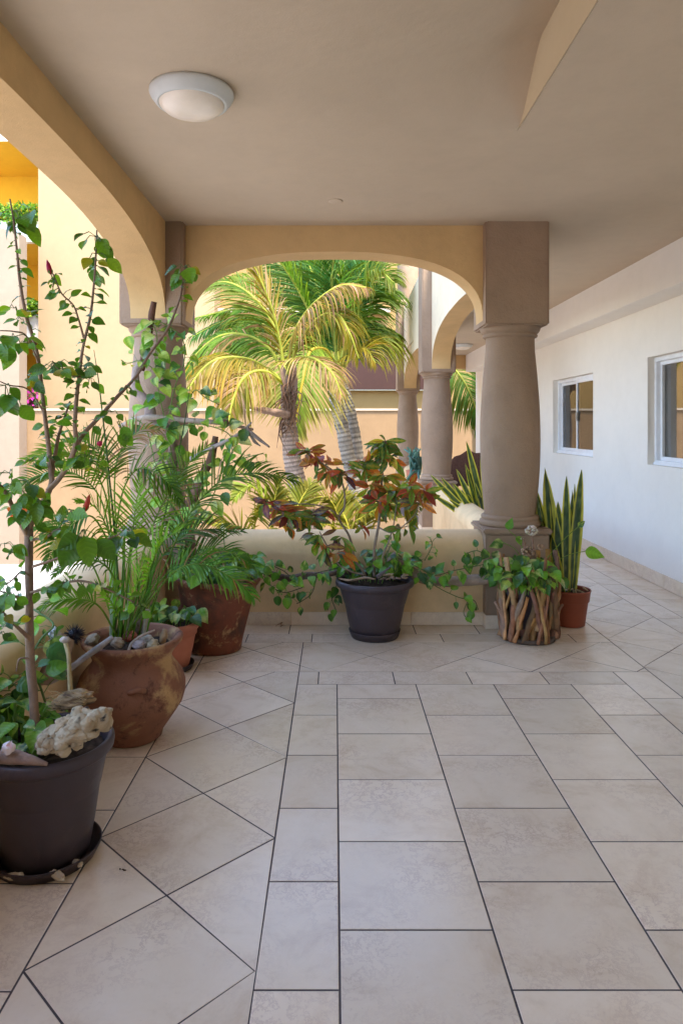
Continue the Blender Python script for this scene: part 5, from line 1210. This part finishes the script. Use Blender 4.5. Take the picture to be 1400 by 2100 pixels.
palm('twin trunk coconut palm behind the nearest one with dense green fronds', P(795, 1310, Y2),
 [([(684, 760, Y2), (688, 815, Y2), (700, 870, Y2), (715, 940, Y2), (730, 1000, Y2), (746, 1060, Y2), (800, 1310, Y2)], [.10, .11, .115, .12, .125, .13, .16], (.30, .26, .21)), ([(700, 770, Y2 + .3), (708, 805, Y2 + .3), (722, 860, Y2 + .3), (735, 940, Y2 + .3), (748, 1040, Y2 + .3), (790, 1310, Y2 + .4)], [.085, .09, .09, .095, .1, .13], (.32, .28, .23))],
 [([(690, 770, Y2), (660, 690, Y2), (632, 634, Y2 - .3), (600, 575, Y2 - .5), (560, 520, Y2 - .7), (520, 490, Y2 - .8)], 66, .85, .04, k2(c1=gg, c2=lg, droop=.5)),
  ([(692, 765, Y2), (686, 690, Y2), (680, 600, Y2 - .2), (683, 530, Y2 - .4), (690, 470, Y2 - .5)], 60, .9, .042, k2(c1=(.06, .19, .04), c2=gg, droop=.6)),
  ([(694, 765, Y2), (715, 670, Y2), (750, 600, Y2 - .2), (780, 562, Y2 - .4), (808, 580, Y2 - .6)], 64, .95, .042, k2(c1=gg, c2=yg, droop=1.3)),
  ([(696, 765, Y2), (715, 710, Y2 + .2), (745, 682, Y2 + .3), (780, 674, Y2 + .4), (812, 686, Y2 + .4)], 60, 1.0, .042, k2(c1=gg, c2=lg, droop=2.2, vee=0, tipc=(.36, .32, .04))),
  ([(690, 765, Y2), (670, 720, Y2 - .6), (637, 720, Y2 - 1.1), (622, 775, Y2 - 1.4), (612, 830, Y2 - 1.5), (604, 890, Y2 - 1.5)], 64, .95, .045, k2(c1=lg, c2=(.15, .2, .02), droop=.55, face=1.4, roll=.3, vee=.1, rc=(.45, .33, .04), tipc=(.36, .28, .08))),
  ([(690, 765, Y2), (640, 700, Y2 + .4), (570, 650, Y2 + .6), (490, 635, Y2 + .8), (410, 650, Y2 + 1)], 70, .95, .045, k2(c1=lg, c2=gg, droop=1.9, vee=0)),
  ([(690, 765, Y2), (650, 680, Y2 + .6), (590, 610, Y2 + .8), (510, 575, Y2 + 1), (430, 590, Y2 + 1.2)], 66, .9, .045, k2(c1=yg, c2=lg, droop=1.0)),
  ([(690, 765, Y2), (665, 650, Y2 + .5), (640, 560, Y2 + .7), (610, 500, Y2 + .8)], 60, .9, .045, k2(c1=gg, c2=(.06, .2, .06), droop=.8)),
  ([(692, 765, Y2), (705, 650, Y2 + .5), (735, 570, Y2 + .6), (770, 520, Y2 + .7)], 60, .9, .045, k2(c1=gg, c2=(.06, .2, .06), droop=.9)),
  ([(690, 765, Y2), (640, 745, Y2 + .3), (560, 720, Y2 + .5), (480, 720, Y2 + .7), (400, 760, Y2 + .8)], 60, .85, .042, k2(c1=gg, c2=lg, droop=1.4)),
  ([(690, 765, Y2), (650, 640, Y2 + .9), (600, 560, Y2 + 1.1), (540, 510, Y2 + 1.2)], 60, .95, .045, k2(c1=gg, c2=(.05, .17, .07), droop=.8)),
  ([(690, 765, Y2), (690, 650, Y2 + .9), (720, 560, Y2 + 1.1), (750, 490, Y2 + 1.3)], 60, .95, .045, k2(c1=(.05, .17, .07), c2=gg, droop=.9)),
  ([(690, 765, Y2), (700, 640, Y2 + .3), (700, 570, Y2 + .2), (650, 520, Y2), (590, 520, Y2 - .2)], 60, .9, .045, k2(c1=gg, c2=lg, droop=1.2)),
  ([(694, 765, Y2), (730, 650, Y2 + .4), (765, 600, Y2 + .5), (798, 612, Y2 + .6)], 60, .95, .045, k2(c1=lg, c2=gg, droop=1.7)),
  ([(690, 765, Y2), (620, 690, Y2 + .8), (540, 660, Y2 + 1), (460, 660, Y2 + 1.2), (395, 690, Y2 + 1.3)], 66, .95, .045, k2(c1=(.06, .19, .05), c2=gg, droop=1.8, vee=0)),
  ([(692, 768, Y2), (720, 735, Y2 - .5), (750, 720, Y2 - .7), (770, 745, Y2 - .8)], 40, .6, .035, k2(c1=yg, c2=yy, droop=1.3, brown=.1))])
Y3 = 16.2
palm('palm beyond the arch at the corridor end with one big drooping frond', P(905, 1200, Y3), [([(904, 745, Y3), (900, 850, Y3), (900, 1000, Y3), (905, 1200, Y3)], [.1, .12, .13, .16], (.34, .27, .2))],
 [([(902, 750, Y3), (925, 752, Y3 - .3), (952, 785, Y3 - .6), (974, 835, Y3 - .8), (990, 895, Y3 - .9)], 52, .95, .05, k2(c1=(.06, .2, .03), c2=yg, droop=1.2, vee=0)), ([(902, 750, Y3), (880, 690, Y3), (850, 680, Y3), (820, 720, Y3)], 46, .9, .05, k2(c1=gg, c2=lg, droop=1.2)), ([(902, 750, Y3), (905, 690, Y3 + .5), (930, 650, Y3 + .8)], 40, .9, .05, k2(c1=gg, c2=lg, droop=.8))])
def clump(label, px, Y, fr_, h=1.4):
    o = P(px, 900, Y); o.z = GZ; t = thing('garden_palm', label, 'palm', o, 'small garden palms beyond the low wall'); mb = MB()
    c = V((o.x, o.y, -.35)); mb.tube([o, c], [.06, .045], 10, (.22, .2, .1)); mb.build('trunk', M['bark'], t)
    for pts, n, LL, kw in fr_: put_frond(t, [c] + PX(pts), n, LL, .028, **dict(dict(rr=.012, rc=(.42, .38, .05), start=.3, seg=4), **kw))
yk = dict(c1=(.16, .135, .012), c2=(.10, .13, .012), droop=.5, brown=.05)
clump('yellowish garden palm left of the nearest coconut trunk, beyond the low wall', 520, 7.4, [([(560, 1075, 7.4), (530, 1010, 7.3), (505, 1000, 7.2), (478, 1025, 7.1)], 34, .34, dict(c1=(.18, .25, .03), c2=yg, droop=.7)), ([(500, 1095, 7.4), (470, 1078, 7.3), (430, 1072, 7.2)], 34, .3, yk), ([(555, 1080, 7.4), (562, 1030, 7.4), (575, 980, 7.4)], 34, .36, yk), ([(520, 1090, 7.3), (535, 1050, 7.2), (545, 1030, 7.1)], 26, .28, yk), ([(590, 1080, 7.5), (620, 1020, 7.6), (640, 990, 7.7)], 34, .36, yk)])
clump('bright yellow green garden palm right of the twin trunks, beyond the low wall', 740, 7.8, [([(720, 1090, 7.8), (745, 1060, 7.7), (780, 1045, 7.6), (815, 1062, 7.5)], 40, .34, yk), ([(700, 1085, 7.8), (680, 1030, 7.8), (650, 1020, 7.7), (620, 1045, 7.6)], 40, .36, yk), ([(760, 1090, 7.9), (800, 1030, 7.9), (830, 1035, 7.9), (848, 1075, 7.8)], 40, .36, yk), ([(715, 1085, 7.8), (700, 1040, 7.9), (710, 1010, 8)], 30, .3, yk), ([(690, 1095, 7.7), (670, 1075, 7.6), (640, 1070, 7.5)], 30, .3, yk), ([(740, 1090, 7.8), (755, 1050, 7.9), (790, 1010, 8.1)], 30, .34, yk)])
def hedge(label, x0, x1, y0, y1, Y, cols, nm='balcony_hedge', n=900):
    o = P((x0 + x1) / 2, y1, Y); t = MB()
    for i in range(n):
        p = P(R.uniform(x0, x1), lerp(y1, y0, R.random() ** .8 * (.8 + .35 * noise.noise(V((i * .37, 1, 2))))), Y + R.uniform(-.2, .3)); c = jit(R.choice(cols), .3)
        leaf(t, p, rnd_unit(), rnd_unit(), R.uniform(.08, .15), R.uniform(.05, .09), 'ovate', lambda a, b: c, .2, .5, 3, 1)
    tag(t.build(nm, M['leaf'], None, o), label, 'plant')
gr3 = [(.10, .25, .02), (.16, .32, .03), (.06, .16, .02), (.3, .36, .04)]
hedge('green trailing hedge on the upper orange balcony', -60, 78, 412, 460, 20.5, gr3, n=1500); hedge('green hedge on the middle orange balcony', 36, 77, 612, 648, 20.5, gr3); hedge('magenta bougainvillea on the lowest balcony at far left', 40, 76, 800, 842, 19.9, [(.55, .05, .40), (.65, .1, .5), (.12, .2, .04), (.08, .16, .03)], 'bougainvillea', 1000)
